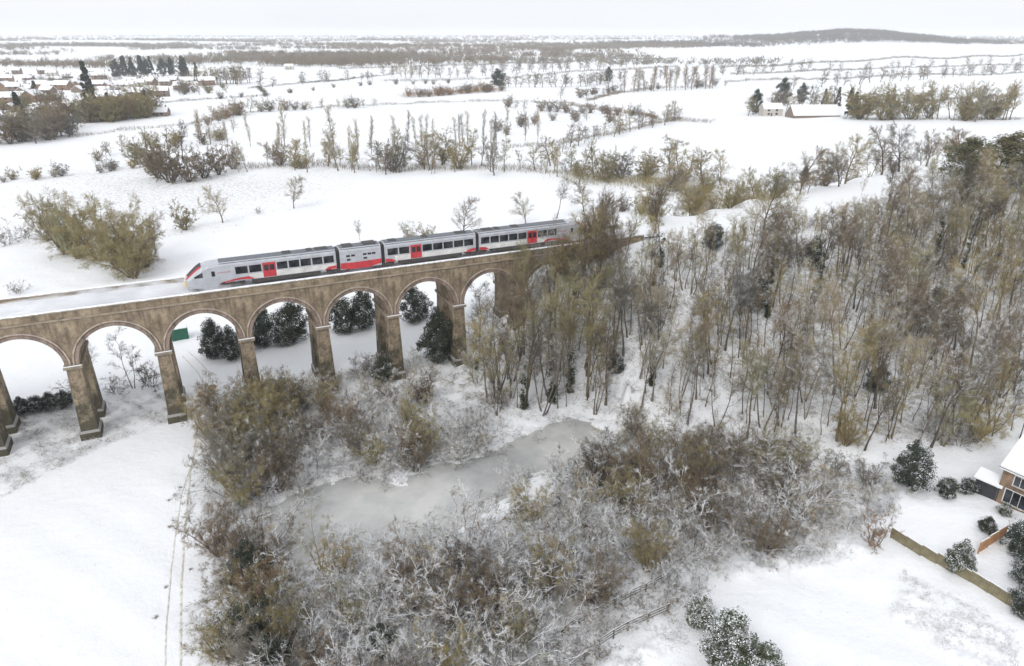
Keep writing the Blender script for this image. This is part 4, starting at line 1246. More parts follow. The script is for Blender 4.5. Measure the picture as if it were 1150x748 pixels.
HP = [gable('house', 10, 7.5, 5.0, 8.2, M['dark_wall']), gable('house', 13, 8, 4.8, 8.0, M['render_wall']), gable('house', 11, 8, 2.7, 5.6, M['dark_wall']), gable('house', 16, 8.5, 5.0, 8.4, M['red_brick'])]
used = [False] * 4
def house(p, rz, i, label, group=None):
    i %= 4
    if not used[i]: o = HP[i]; used[i] = True
    else: o = copy_tree(HP[i])
    o.location = (float(p[0]), float(p[1]), h1(p[0], p[1])); o.rotation_euler = (0, 0, rz)
    tag(o, label, 'house')
    if group: o['group'] = group
    elif 'group' in o: del o['group']
    return o
VZ = zone([(0,128),(60,120),(140,118),(215,104),(240,96),(180,92),(60,97),(0,102)])
for i, p in enumerate(scatter(VZ, 46, rng, 19)):
    house(p, rng.choice([0.2, 0.3, 0.25 + math.pi/2, -0.2]) + 0.1 * rng.normal(), i, 'snow-roofed house packed among others in the village at left', 'village houses')
VZ2 = zone([(0,92),(120,90),(120,84),(0,84)])
for i, p in enumerate(scatter(VZ2, 16, rng, 30)):
    house(p, 0.3 + 0.4 * rng.normal(), i + 1, 'far snow-roofed house behind the village', 'houses behind the village')
for (x, y, rz, i, lb) in ((325,78,0.2,1,'white-roofed house alone in the far fields right of the village'), (350,72,0.1,3,'large snow-roofed farmhouse among far trees'), (15,135,0.3,2,'snow-roofed bungalow at the left edge of the village'), (70,128,0.2,1,'pale house at the near left of the village'),
                          (180,130,0.15,2,'low snow-roofed house at the near right of the village')):
    house(at(x, y), rz, i, lb)
barn = gable('barn', 30, 14, 1.6, 7.2, M['dark_wall'], False); p = at(912,131); barn.location = tuple(p); barn.rotation_euler = (0,0,0.05)
tag(barn, 'long white-roofed barn at the farm in the right-hand fields', 'barn')
house(at(865,130), 0.1, 1, 'snow-covered farmhouse left of the white-roofed barn')

# ------------------------------------------------------------------ hedges
def hedge(pts, hgt, wid, tone, label, per=7, r=0.05, snow=0.0, name='hedge'):
    P = np.array([at(*q)[:2] for q in pts]); seg = np.linalg.norm(np.diff(P, axis=0), axis=1); tot = seg.sum(); cum = np.concatenate([[0], np.cumsum(seg)])
    n = int(min(tot * per, 9000)); t = np.sort(rng.random(n)) * tot
    k = np.clip(np.searchsorted(cum, t) - 1, 0, len(seg) - 1)
    q = P[k] + (P[k+1] - P[k]) * ((t - cum[k]) / seg[k])[:, None]
    hh = hgt * (0.65 + 0.35 * np.sin(t * 0.21 + 1) * np.sin(t * 0.057) + 0.25 * rng.random(n))
    q = q + rng.normal(size=(n, 2)) * wid * 0.35
    z = height(q[:, 0], q[:, 1])
    c0 = np.array([q[0, 0], q[0, 1], z[0]])
    f = rng.random(n) * 0.6
    B = np.stack([q[:, 0], q[:, 1], z - 0.1 + hh * f], 1) - c0
    d = unit(np.stack([rng.normal(size=n) * 0.5, rng.normal(size=n) * 0.5, np.ones(n)], 1))
    me = tri_mesh(name, *spikes(B, d, hh * (1.0 - f * 0.6), r))
    me.materials.append(M['twig'])
    c = BARK[tone]
    o = link(name, me, None, None, (*c, snow)); o.location = tuple(c0)
    return tag(o, label, 'hedge')
hedge([(75,155),(160,145),(215,140),(265,129),(300,124),(400,120),(480,116),(560,114),(640,116)], 2.6, 3, 'brown', 'long brown hedge along the curving lane beyond the meadow', 8, 0.07)
hedge([(455,110),(500,107),(562,102)], 6, 12, 'rust', 'thick reddish hedge at the edge of the upper field', 20, 0.08)
hedge([(640,118),(690,126),(720,130),(745,136),(800,138)], 3.5, 5, 'brown', 'brown hedge round the small upper field', 10, 0.08)
hedge([(660,114),(700,104),(730,100),(800,98)], 3.5, 5, 'brown', 'dark hedge along the top of the small upper field', 8, 0.08)
hedge([(280,100),(340,94),(400,88),(440,84)], 3, 4, 'dark', 'dark hedge along the top of the big left field', 8, 0.08)
hedge([(270,190),(340,186),(440,192),(560,190),(640,195),(720,203),(830,208)], 3.2, 6, 'brown', 'brushy undergrowth line along the stream beyond the field', 14, 0.06, 0.1)
hedge([(575,166),(640,160),(700,148),(765,134)], 2.5, 4, 'brown', 'hedge rising between the two middle fields', 9, 0.07)
hedge([(945,134),(1010,135),(1080,135),(1149,134)], 2.2, 3, 'dark', 'dark hedge bottom along the field right of the farm', 8, 0.08)
hedge([(820,84),(900,81),(960,79),(1020,76),(1149,74)], 4, 5, 'grey', 'long grey hedge crossing the far right fields', 5, 0.14)
hedge([(815,93),(880,90),(960,88),(1040,84),(1149,82)], 3.5, 4, 'grey', 'second grey hedge below in the far right fields', 6, 0.11)
hedge([(970,120),(1040,114),(1100,109),(1149,108)], 3, 4, 'dark', 'dark hedge above the tree belt at right', 7, 0.09)
hedge([(810,76),(900,72),(1000,66),(1149,62)], 5, 8, 'grey', 'farthest grey hedge below the wooded ridge', 4, 0.2)
hedge([(430,92),(520,90),(600,86),(700,79),(760,75)], 4, 5, 'grey', 'grey hedge across the far middle fields', 5, 0.12)
hedge([(380,78),(450,76),(540,74),(640,70),(760,66)], 5, 8, 'grey', 'faint hedge in the farthest middle fields', 4, 0.2)
hedge([(170,118),(230,112),(300,108),(290,98)], 2.5, 4, 'dark', 'dark hedge along the village side of the big left field', 7, 0.08)
hedge([(470,172),(540,168),(590,170)], 1.2, 2, 'grey', 'thin line of dead stalks in the field beyond the stream', 6, 0.05)
hedge([(640,200),(700,206),(780,216),(850,224)], 4, 12, 'olive', 'olive scrub belt behind the railway bank', 40, 0.05, 0.1)

# far woods that read as one mass
def wood(pts, depth, n, hgt, tone, name='woodland', world=False):
    P = np.array([(q if world else at(*q)[:2]) for q in pts], float); seg = np.linalg.norm(np.diff(P, axis=0), axis=1); cum = np.concatenate([[0], np.cumsum(seg)])
    t = rng.random(n) * cum[-1]; k = np.clip(np.searchsorted(cum, t) - 1, 0, len(seg) - 1)
    q = P[k] + (P[k+1] - P[k]) * ((t - cum[k]) / seg[k])[:, None]
    q = q + np.stack([rng.normal(size=n) * depth * 0.15, rng.random(n) * depth], 1)
    z = height(q[:, 0], q[:, 1]); V = []; T = []
    hh = hgt * (0.6 + 0.6 * rng.random(n)); ww = hh * (0.40 + 0.25 * rng.random(n))
    ns = 12
    kk = np.repeat(np.arange(n), ns)
    base = np.stack([q[kk, 0], q[kk, 1], z[kk] + hh[kk] * (0.15 + 0.45 * rng.random(n * ns))], 1)
    base[:, :2] += rng.normal(size=(n * ns, 2)) * (ww[kk] * 0.4)[:, None]
    d = unit(np.stack([rng.normal(size=n * ns) * 0.7, rng.normal(size=n * ns) * 0.7, 0.35 + rng.random(n * ns)], 1))
    V, T = spikes(base, d, hh[kk] * (0.3 + 0.25 * rng.random(n * ns)), hh[kk] * 0.05)
    low = np.stack([q[:, 0], q[:, 1], z - 1], 1)
    V2, T2 = spikes(low, np.tile(np.array([[0, 0, 1.0]]), (n, 1)), hh * 0.7, 0.35)
    V, T = cat([(V, T), (V2, T2)])
    me = tri_mesh(name, V, T); me.materials.append(M['twig'])
    return tag(link(name, me, None, None, (*BARK[tone], 0.0)), kind='stuff')
wood([(1020,2950),(1250,2800),(1600,2800),(1850,2950)], 620, 2900, 20, 'dark', world=True)
wood([(1900,3300),(2600,3300),(3400,3400)], 300, 500, 15, 'grey', world=True)
wood([(380,2700),(620,2650),(900,2700)], 500, 900, 18, 'dark', world=True)
wood([(380,58),(470,60),(600,57),(760,54)], 500, 1000, 16, 'brown')
wood([(300,74),(360,76),(430,72)], 200, 420, 15, 'brown')
wood([(230,66),(300,68),(380,66)], 200, 300, 14, 'brown')
wood([(-40,76),(60,78),(120,76)], 120, 160, 12, 'brown')
wood([(-3500,4200),(-1500,3900),(0,4300),(1600,4600),(3600,4300)], 1500, 1500, 20, 'grey', world=True)
wood([(-5500,7600),(-1500,7600),(2000,7600),(6000,7600)], 2600, 1500, 30, 'grey', world=True)
row([(560,120),(620,126),(680,128),(720,131)], 16, ['far_round','far_willow'], 6, 10, ['brown','grey'], 'tree along the small upper field hedge', 'trees on the small upper field hedge', jit=3)
row([(640,112),(700,103),(760,99),(820,97)], 22, ['far_round','far_willow'], 6, 11, ['brown','grey','dark'], 'tree above the small upper field', 'trees above the small upper field', jit=5)
row([(455,110),(500,107),(562,102)], 16, ['far_willow'], 7, 10, ['rust','brown'], 'bush in the thick upper hedge', 'bushes in the thick upper hedge', jit=5)
row([(290,100),(350,94),(440,84),(540,76)], 24, ['far_round'], 8, 14, ['brown','grey','dark'], 'tree on the big left field edge', 'trees on the big left field edge', jit=5)
row([(820,84),(920,80),(1020,76),(1149,73)], 20, ['far_round'], 10, 16, ['grey','brown'], 'tree on the farthest right hedge', 'trees on the farthest right hedge', name='field_tree', jit=6)
row([(980,118),(1060,112),(1149,107)], 16, ['far_round','far_willow'], 8, 14, ['olive','grey'], 'tree on the hedge above the belt', 'trees on the hedge above the belt', jit=4)
row([(300,70),(420,67),(540,66),(640,64)], 24, ['far_round'], 14, 20, ['grey','brown'], 'tree in the hazy far fields', 'trees in the hazy far fields', name='field_tree', jit=25)
row([(0,205),(60,200),(130,192),(200,190)], 14, ['far_willow'], 3, 6, ['pale','straw','grey'], 'low bush on the upper meadow edge', 'bushes on the upper meadow edge', name='meadow_bush', jit=5)
row([(90,178),(160,168),(220,160),(260,150)], 16, ['far_willow','far_round'], 5, 9, ['brown','straw','olive'], 'bush between the meadow and the lane', 'bushes between the meadow and the lane', name='meadow_bush', jit=7)
row([(560,150),(600,140),(640,135),(690,137)], 12, ['far_round','far_willow'], 5, 8, ['grey','brown'], 'bush in the upper middle field', 'bushes in the upper middle field', name='hedge_bush', jit=6)
row([(690,92),(760,88),(840,84)], 16, ['far_round'], 9, 14, ['dark','brown'], 'tree behind the far poplar row', 'trees behind the far poplar row', name='field_tree', jit=8)
row([(240,112),(330,104),(420,96),(520,94)], 14, ['far_willow'], 4, 7, ['brown','dark'], 'bush on the hedge across the big left field', 'bushes across the big left field', name='hedge_bush', jit=3)
WR = np.random.default_rng(31)
for i in range(60):                        # scattered woods towards the horizon
    yy = 1150 * math.exp(1.35 * WR.random()); xx = (WR.random() * 1.5 - 0.82) * yy
    if xx > 0.12 * yy and yy < 2300: continue
    ln = 120 + 260 * WR.random()
    wood([(xx - ln, yy + 40 * WR.normal()), (xx, yy), (xx + ln, yy + 40 * WR.normal())], 40 + 130 * WR.random(), int(60 + ln * 0.35), 15, ['brown', 'grey'][i % 2], world=True)

# ------------------------------------------------------------------ flooded thicket round the pond
def thicket(poly, n, gap, kinds, H0, H1, tones, s0, s1, label, group, name, catg='shrub', wide=1.0):
    ZP = zone(poly); zone_c = ZP.mean(0); wx = (ZP[:, 0].max() - ZP[:, 0].min()) / 6
    for p in scatter(ZP, n, rng, gap):
        z = h1(*p)
        if z < -1.35: continue
        hq = H0 + (H1 - H0) * rng.random(); tq = pick(tones); kq = pick(kinds)
        cx_ = zone_c[0]; side_ = (', on the left' if p[0] < cx_ - wx else ', on the right' if p[0] > cx_ + wx else ', in the middle') + (', further back' if p[1] > zone_c[1] else ', nearer')
        plant(name, kq, (p[0], p[1], max(z, POND_Z - 0.05)), hq, tq, s0 + (s1 - s0) * rng.random(), f"{'taller' if hq > (H0 + H1) / 2 else 'smaller'} {TONE_WORD[tq]} {label}{side_}", catg, group, wide=wide)
WEST = [(232,480),(320,450),(345,500),(320,560),(292,640),(330,760),(255,800),(240,650)]
NORTH = [(318,478),(400,455),(470,450),(565,488),(540,512),(482,518),(446,540),(400,528),(350,544)]
EAST = [(575,600),(632,562),(668,522),(740,505),(830,518),(960,565),(900,610),(800,635),(720,650),(640,700),(560,680)]
SOUTH = [(300,645),(420,640),(540,615),(620,690),(600,815),(300,815)]
thicket(WEST, 36, 1.8, ['willow'], 5.5, 8.5, ['olive','brown','olive','grey'], 0.15, 0.42, 'willow in the strip beside the snowy field', 'thicket strip by the field', 'thicket_willow', 'tree', 0.85)
thicket(WEST, 20, 2.0, ['arching'], 5, 8, ['grey','brown'], 0.6, 0.85, 'snow-laden arching tree in the strip by the field', 'arching trees by the field', 'arching_willow', 'tree')
thicket(NORTH, 48, 1.5, ['shrub','arching'], 3, 6, ['grey','brown','pale'], 0.65, 0.95, 'snow-laden shrub on the far pond bank', 'shrubs on the far bank', 'snowy_shrub')
thicket(NORTH, 9, 3, ['willow'], 5, 7, ['brown','olive'], 0.1, 0.2, 'bushy willow on the far pond bank', 'far bank willows', 'thicket_willow', 'tree', 0.85)
UNDER = [(290,470),(285,445),(380,425),(440,402),(525,405),(560,462),(480,452),(400,452),(330,470)]
thicket(UNDER, 30, 1.7, ['shrub','arching','willow'], 2.5, 5.5, ['grey','olive','pale'], 0.3, 0.7, 'scrub at the feet of the middle piers', 'scrub by the middle piers', 'scrub_bush')
thicket(EAST, 70, 1.5, ['arching','shrub'], 4, 7.5, ['grey','brown','pale'], 0.55, 0.9, 'snow-laden tangled tree right of the pond', 'tangled trees right of the pond', 'arching_willow', 'tree')
thicket(EAST, 12, 3.2, ['willow'], 5, 7.5, ['brown','olive','brown'], 0.05, 0.2, 'bushy willow right of the pond', 'willows right of the pond', 'thicket_willow', 'tree', 0.9)
thicket(SOUTH, 56, 1.5, ['arching','shrub'], 4, 7.5, ['grey','brown','pale'], 0.6, 0.95, 'snow-laden tangled tree before the pond', 'tangled trees near side of the pond', 'arching_willow', 'tree')
thicket(SOUTH, 12, 3.0, ['willow'], 5, 7.5, ['brown','olive','dark'], 0.05, 0.2, 'bushy willow before the pond', 'willows near side of the pond', 'thicket_willow', 'tree', 0.85)
BROWNBELT = [(668,532),(700,515),(760,530),(850,545),(880,560),(800,572),(700,570),(650,545)]
thicket(BROWNBELT, 12, 2.8, ['willow','multistem'], 8, 10.5, ['brown','dark','brown'], 0.0, 0.12, 'tree in the flooded edge right of the pond', 'tall brown trees right of the pond', 'thicket_tree', 'tree', 0.95)
POOLBANK = [(680,485),(760,490),(860,505),(930,520),(985,545),(960,560),(930,540),(850,530),(760,525),(700,505)]
thicket(POOLBANK, 28, 1.8, ['shrub','arching','willow'], 3, 6, ['brown','grey','olive'], 0.2, 0.6, 'scrub between the pool and the hillside wood', 'scrub below the hillside wood', 'scrub_bush')
LANESIDE = [(590,748),(640,705),(700,672),(770,650),(800,665),(740,690),(680,725),(640,775)]
thicket(LANESIDE, 18, 1.7, ['shrub'], 1.8, 3.6, ['grey','brown'], 0.6, 0.9, 'snow-laden shrub along the fenced lane', 'shrubs along the fenced lane', 'snowy_shrub')
for i in range(len(POND)):                                       # snow-laden branches leaning out over the margin
    a, b_ = POND[i], POND[(i + 1) % len(POND)]; n = max(1, int(np.linalg.norm(b_ - a) / 2.4))
    for k in range(n):
        p = a + (b_ - a) * (k + rng.random()) / n + rng.normal(size=2) * 0.5
        if rng.random() < 0.2: continue
        bk = 'far' if p[1] > POND[:, 1].mean() + 3 else 'near'
        tq = pick(['grey', 'brown', 'pale']); hq = 1.6 + 2.4 * rng.random()
        plant('bankside_shrub', pick(['shrub', 'arching']), (p[0], p[1], max(h1(*p), POND_Z - 0.05)), hq, tq, 0.75 + 0.2 * rng.random(),
              f"{'taller' if hq > 2.8 else 'small'} {tq} snow-laden branchy shrub leaning over the {bk} pond margin {'on the left' if p[0] < -12 else 'in the middle' if p[0] < 8 else 'on the right'}", 'shrub', 'shrubs leaning over the pond margin')
GARDENEDGE = [(760,640),(830,600),(950,575),(1000,545),(1010,570),(975,600),(900,625),(820,640)]
thicket(GARDENEDGE, 16, 2.2, ['shrub'], 1.8, 3.4, ['grey','pale'], 0.8, 1.0, 'low snow-buried shrub along the garden bank', 'snow-buried shrubs on the garden bank', 'snowy_shrub')
for (x, y, k, H, tone, sn, wd, lb) in ((735,560,'willow',9.5,'brown',0.05,1.0,'largest dark brown tree, standing in the water right of the pond'), (700,550,'willow',7.5,'brown',0.05,1.0,'dark brown tree at the water left of the largest'), (790,548,'willow',8,'brown',0.1,1.0,'dark brown tree at the water right of the largest'),
        (465,512,'willow',6.5,'brown',0.05,0.85,'rounded brown willow leaning over the far bank'), (390,480,'willow',5.5,'rust',0.15,0.9,'pinkish brown willow behind the far bank'), (590,585,'willow',5.5,'olive',0.05,0.9,'olive willow where the pond narrows'),
        (725,640,'willow',7,'straw',0.05,0.8,'yellow-olive tree right of the thicket centre'), (360,640,'multistem',9,'pale',0.25,0.8,'pale tall tree at the near edge of the pond'), (345,665,'arching',7,'pale',0.4,1.0,'pale leaning tree reaching over the near edge of the pond'),
        (510,670,'willow',6,'brown',0.1,0.9,'brown willow on the near bank'), (585,730,'willow',6,'olive',0.0,0.6,'narrow olive tree at the bottom of the thicket'), (980,612,'shrub',4.6,'rust',0.1,0.9,'rusty orange-brown shrub at the end of the long fence'),
        (905,470,'multistem',12,'pale',0.1,0.9,'pale forked tree at the lower edge of the hillside wood'), (1060,500,'multistem',12,'olive',0.05,1.1,'broad olive tree beside the garden'), (1095,495,'willow',9,'olive',0.05,0.9,'olive tree behind the garden shed'),
        (1000,492,'multistem',12,'straw',0.05,1.0,'straw-olive tree left of the garden'), (950,500,'willow',8,'olive',0.1,0.8,'olive willow at the wood edge above the small pool')):
    plant('thicket_tree' if k != 'shrub' else 'brown_shrub', k, at(x, y), H, tone, sn, lb, 'tree' if k != 'shrub' else 'shrub', wide=wd)
for (x, y, k, H, sn, wd, lb) in ((285,660,'evergreen',5.5,0.2,1.0,'dark ivy bush in the thicket strip by the field'), (285,730,'evergreen',5.5,0.2,1.1,'dark ivy bush at the lower left of the thicket'), (305,770,'evergreen',4.5,0.25,1.1,'lowest dark ivy bush at the lower left of the thicket'),
        (430,735,'evergreen',3.4,0.2,0.9,'small dark evergreen at the bottom of the thicket'), (815,745,'evergreen',5.2,0.55,1.1,'big snow-flecked laurel at the bottom of the garden'), (855,775,'evergreen',4.6,0.5,1.1,'snow-flecked laurel beside the big one at the bottom edge'), (785,700,'evergreen',3.2,0.6,1.1,'low snow-covered laurel behind the big one'),
        (1075,640,'evergreen',3.4,0.5,1.0,'round snowy evergreen shrub beside the long fence'), (1108,598,'evergreen',1.9,0.3,1.1,'small dark shrub on the garden lawn'), (1062,556,'evergreen',2.4,0.35,1.2,'snowy dark bush left of the shed'), (1085,553,'evergreen',2.0,0.4,1.2,'low snowy bush just beside the shed'),
        (1145,622,'evergreen',4.2,0.3,1.0,'dark evergreen at the right edge below the house'), (1150,690,'evergreen',3.5,0.4,1.0,'dark evergreen at the right edge by the fence'), (1147,655,'evergreen',3.2,0.4,0.9,'dark evergreen at the right edge in the lower garden'), (1128,578,'evergreen',1.5,0.5,1.2,'little bush under the house windows')):
    plant('evergreen_bush', k, at(x, y), H, 'green' if sn > 0.45 else 'deep', sn, lb, 'bush', wide=wd)

# ------------------------------------------------------------------ undergrowth: brambles and dead stalks too many to count
def undergrowth(polys, n, h0, h1_, r, snow, tone, flat, name='undergrowth'):
    allV = []
    area = []
    Z = [zone(p) for p in polys]
    for P in Z: area.append(abs(np.sum(P[:, 0] * np.roll(P[:, 1], -1) - np.roll(P[:, 0], -1) * P[:, 1])) / 2)
    pts = []
    for P, a in zip(Z, area):
        m_ = int(n * a / sum(area) * 1.0); lo, hi = P.min(0), P.max(0); got = 0
        while got < m_:
            c = lo + (hi - lo) * rng.random((m_ * 2, 2)); c = c[poly_in(P, c[:, 0], c[:, 1])]
            clump = wob(c[:, 0], c[:, 1], 1.1, 0.9) + 0.8 * wob(c[:, 0], c[:, 1], 3.7, 1.9) > -0.2
            c = c[clump][:m_ - got]; got += len(c); pts.append(c)
    q = np.concatenate(pts); z = height(q[:, 0], q[:, 1]); k = z > POND_Z + 0.02; q, z = q[k], z[k]
    m_ = len(q)
    base = np.stack([q[:, 0], q[:, 1], z - 0.03], 1)
    d = unit(np.stack([rng.normal(size=m_) * flat, rng.normal(size=m_) * flat, 0.25 + rng.random(m_)], 1))
    ln = h0 + (h1_ - h0) * rng.random(m_)
    A = spikes(base, d, ln, r)
    mid = base + d * (ln * 0.6)[:, None]
    d2 = unit(np.stack([d[:, 0] + rng.normal(size=m_) * 0.5, d[:, 1] + rng.normal(size=m_) * 0.5, d[:, 2] * 0.2 - 0.15], 1))
    B = spikes(mid, d2, ln * 0.7, r)
    me = tri_mesh(name, *cat([A, B])); me.materials.append(M['twig'])
    return tag(link(name, me, None, None, (*BARK[tone], snow)), kind='stuff')
undergrowth([WEST, NORTH, EAST, SOUTH], 16000, 0.4, 1.5, 0.017, 0.8, 'brown', 0.7)
undergrowth([[(545,468),(548,420),(610,345),(722,300),(800,272),(1000,222),(1149,210),(1149,500),(960,500),(760,472)]], 24000, 0.4, 1.4, 0.017, 0.45, 'brown', 0.5)
undergrowth([[(0,470),(190,440),(205,468),(120,500),(0,560)], [(240,450),(420,430),(540,440),(545,468),(470,452),(318,470)]], 9000, 0.3, 1.0, 0.015, 0.6, 'grey', 0.7)
undergrowth([*HUMMOCK_PX], 2600, 0.25, 0.8, 0.018, 0.9, 'brown', 0.7)
undergrowth([[(0,185),(200,188),(400,195),(400,215),(240,262),(60,282),(0,275)]], 5000, 0.2, 0.7, 0.03, 0.2, 'pale', 0.6)

# ------------------------------------------------------------------ field edge: muddy patch and wheel ruts
def ribbon(name, pts, width, mat, lift=0.05, jitter=0.25, step=0.5):
    P = np.array([at(*q)[:2] for q in pts]); out = []
    for a, b_ in zip(P[:-1], P[1:]):
        n = max(1, int(np.linalg.norm(b_ - a) / step)); out += [a + (b_ - a) * i / n for i in range(n)]
    out.append(P[-1]); out = np.array(out)
    t = unit(np.gradient(out, axis=0)); nn = np.stack([-t[:, 1], t[:, 0]], 1)
    b = MB()
    for i, (p, q) in enumerate(zip(out, nn)):
        wL = width / 2 * (1 + jitter * rng.normal()); wR = width / 2 * (1 + jitter * rng.normal())
        for f in (-wL, -wL * 0.4, wR * 0.4, wR):
            xy = p + q * f; b.v.append((xy[0], xy[1], h1(*xy) + lift - (0.035 if abs(f) > 0.45 * width else 0)))
    for i in range(len(out) - 1):
        for j in range(3): b.f.append((4*i+j, 4*i+j+1, 4*i+5+j, 4*i+4+j))
    return tag(b.build(name, mat, None, smooth=True), kind='structure')
M['rut'] = plain('rutted_snow_and_grass', (0.62, 0.60, 0.55), 0.9, var=0.35, scale=1.7)
ribbon('footpath', [(228,446),(222,480),(214,530),(208,590),(204,650),(203,720),(202,820)], 0.26, M['rut'], 0.03, 0.15)
ribbon('footpath', [(222,500),(203,560),(192,640),(186,720),(183,820)], 0.18, M['rut'], 0.03, 0.15)
ribbon('footpath', [(205,400),(222,418),(232,438)], 0.18, M['rut'], 0.03, 0.15)
ribbon('footpath', [(212,395),(232,415),(240,432)], 0.18, M['rut'], 0.03, 0.15)
ribbon('mud_patch', [(217,462),(228,452),(236,444),(240,432)], 1.0, M['mud'], 0.03, 0.6)
ribbon('mud_patch', [(222,446),(232,440),(238,432)], 1.0, M['mud'], 0.045, 0.7)
for (x, y) in ((196,556),(203,548),(205,566),(190,562),(217,546),(191,592),(187,660),(175,694),(214,640)):
    p = at(x, y); n = 26
    base = np.zeros((n, 3)); base[:, :2] = rng.normal(size=(n, 2)) * 0.12; base[:, 2] = -0.03
    d = unit(np.stack([rng.normal(size=n) * 0.6, rng.normal(size=n) * 0.6, np.ones(n)], 1))
    o = link('grass_tuft', tri_mesh('grass_tuft', *spikes(base, d, 0.2 + 0.25 * rng.random(n), 0.02)), None, M['twig'], (0.13, 0.11, 0.07, 0.05))
    o.location = tuple(p)
    tag(o, 'small dark grass tuft poking through the snow of the left field', 'grass tuft', 'grass tufts on the left field')

# ------------------------------------------------------------------ fences
def on_line(a, b_, step):
    n = max(1, int(round(np.linalg.norm(b_ - a) / step)))
    return [a + (b_ - a) * i / n for i in range(n + 1)]
def panel_fence(name, pa, pb, H, mat, label, step=1.83):
    a, b_ = at(*pa)[:2], at(*pb)[:2]; pts = on_line(a, b_, step); ang = math.atan2(*(b_ - a)[::-1])
    f = empty(name, (a[0], a[1], h1(*a)), ang, label, 'fence'); z0 = h1(*a)
    Lp = np.linalg.norm(pts[1] - pts[0])
    post = MB().box(-0.06, 0.06, -0.06, 0.06, -0.5, H + 0.08).mesh('post', bevel=0.01); post.materials.append(mat)
    bd = MB(); n = 14
    for i in range(n):
        x0 = 0.065 + (Lp - 0.13) * i / n
        bd.box(x0, x0 + (Lp - 0.13) / n - 0.012, -0.02 + 0.012 * (i % 2), 0.012 + 0.012 * (i % 2), 0.03, H - 0.02)
    bd = bd.mesh('panel'); bd.materials.append(mat)
    cp = MB().box(0.06, Lp - 0.06, -0.05, 0.05, H - 0.018, H + 0.03).mesh('capping_rail', bevel=0.008); cp.materials.append(mat)
    sn = MB().box(0.06, Lp - 0.06, -0.045, 0.045, H + 0.032, H + 0.07).mesh('snow_cap', bevel=0.012); sn.materials.append(M['snow'])
    for i, p in enumerate(pts):
        dz = h1(*p) - z0
        o = link('post', post, f); o.location = (i * Lp, 0, dz)
        if i < len(pts) - 1:
            for nm, me in (('panel', bd), ('capping_rail', cp), ('snow_cap', sn)):
                q = link(nm, me, f); q.location = (i * Lp, 0, (dz + h1(*pts[i+1]) - z0) / 2)
                sl = math.atan2(h1(*pts[i+1]) - h1(*p), Lp); 
    return f
panel_fence('garden_fence', (1000,604), (1172,706), 1.35, M['wood'], 'long weathered wooden fence running down beside the gardens')
panel_fence('garden_fence', (1098,622), (1128,602), 1.5, M['panel_wood'], 'short orange-brown panel fence between the two gardens')

def rail_fence(pts_px, label):
    pts = [at(*q)[:2] for q in pts_px]; allp = []
    for a, b_ in zip(pts[:-1], pts[1:]): allp += on_line(a, b_, 2.0)[:-1]
    allp.append(pts[-1]); a = allp[0]; za = h1(*a)
    f = empty('rail_fence', (a[0], a[1], za), 0, label, 'fence')
    pm = MB().box(-0.07, 0.07, -0.07, 0.07, -0.5, 1.2).mesh('post', bevel=0.01); pm.materials.append(M['rail_wood'])
    for i, p in enumerate(allp):
        o = link('post', pm, f); o.location = (p[0] - a[0], p[1] - a[1], h1(*p) - za)
        if i < len(allp) - 1:
            q = allp[i+1]
            for zz in (0.45, 0.78, 1.1):
                A = Vector((p[0]-a[0], p[1]-a[1], h1(*p) - za + zz)); B = Vector((q[0]-a[0], q[1]-a[1], h1(*q) - za + zz))
                t = (B - A).normalized(); s_ = Vector((-t.y, t.x, 0)).normalized() * 0.03; u = Vector((0, 0, 0.065))
                MB().loft([[c - s_ - u, c + s_ - u, c + s_ + u, c - s_ + u] for c in (A, B)]).build('rail', M['rail_wood'], f)
rail_fence([(612,728),(650,702),(690,682),(742,655)], 'dark post and rail fence along the far side of the lane in the thicket')
rail_fence([(640,755),(672,728),(705,708),(750,688)], 'dark post and rail fence along the near side of the lane by the garden')

# ------------------------------------------------------------------ house at the right edge
pA, pB = at(1116,562), at(1158,580)
dirh = (pB - pA)[:2]; angh = math.atan2(dirh[1], dirh[0])
hs = empty('brick_house', tuple(pA), angh, 'brick house with thick snow on its roof at the right edge', 'house')
HL, HWd, EV, RG = 10.0, 7.0, 4.9, 7.4
b = MB(); v = [(0, 0), (HL, 0), (HL, HWd), (0, HWd)]
b.v = [(x, y, -1.0) for x, y in v] + [(x, y, EV) for x, y in v] + [(0, HWd/2, RG), (HL, HWd/2, RG)]
b.f = [(0,1,5,4), (2,3,7,6), (1,2,6,9,5), (3,0,4,8,7), (4,5,9,8), (6,7,8,9), (0,3,2,1)]
b.build('wall', M['red_brick'], hs)
sl = (RG - EV) / (HWd / 2); o_ = 0.4; b = MB(); b2 = MB()
for s in (0, 1):
    ye = -o_ if s == 0 else HWd + o_; ze = EV - o_ * sl
    for bb, t0, t1, ee in ((b2, 0.02, 0.14, 0.35), (b, 0.145, 0.36, 0.30)):
        bb.loft([[(x, ye, ze + t0), (x, HWd/2, RG + t0), (x, HWd/2, RG + t1), (x, ye, ze + t1)] for x in (-ee, HL + ee)])
rf = b2.build('roof', M['dark_wood'], hs)
b.build('roof_snow', M['snow'], rf)
MB().box(-0.3, HL + 0.3, -o_ - 0.12, -o_ - 0.01, EV - o_*sl - 0.06, EV - o_*sl + 0.06).build('gutter', M['white_frame'], rf)
MB().box(3.6, 4.5, HWd/2 - 0.4, HWd/2 + 0.4, RG - 0.5, RG + 1.2).build('chimney', M['red_brick'], rf)
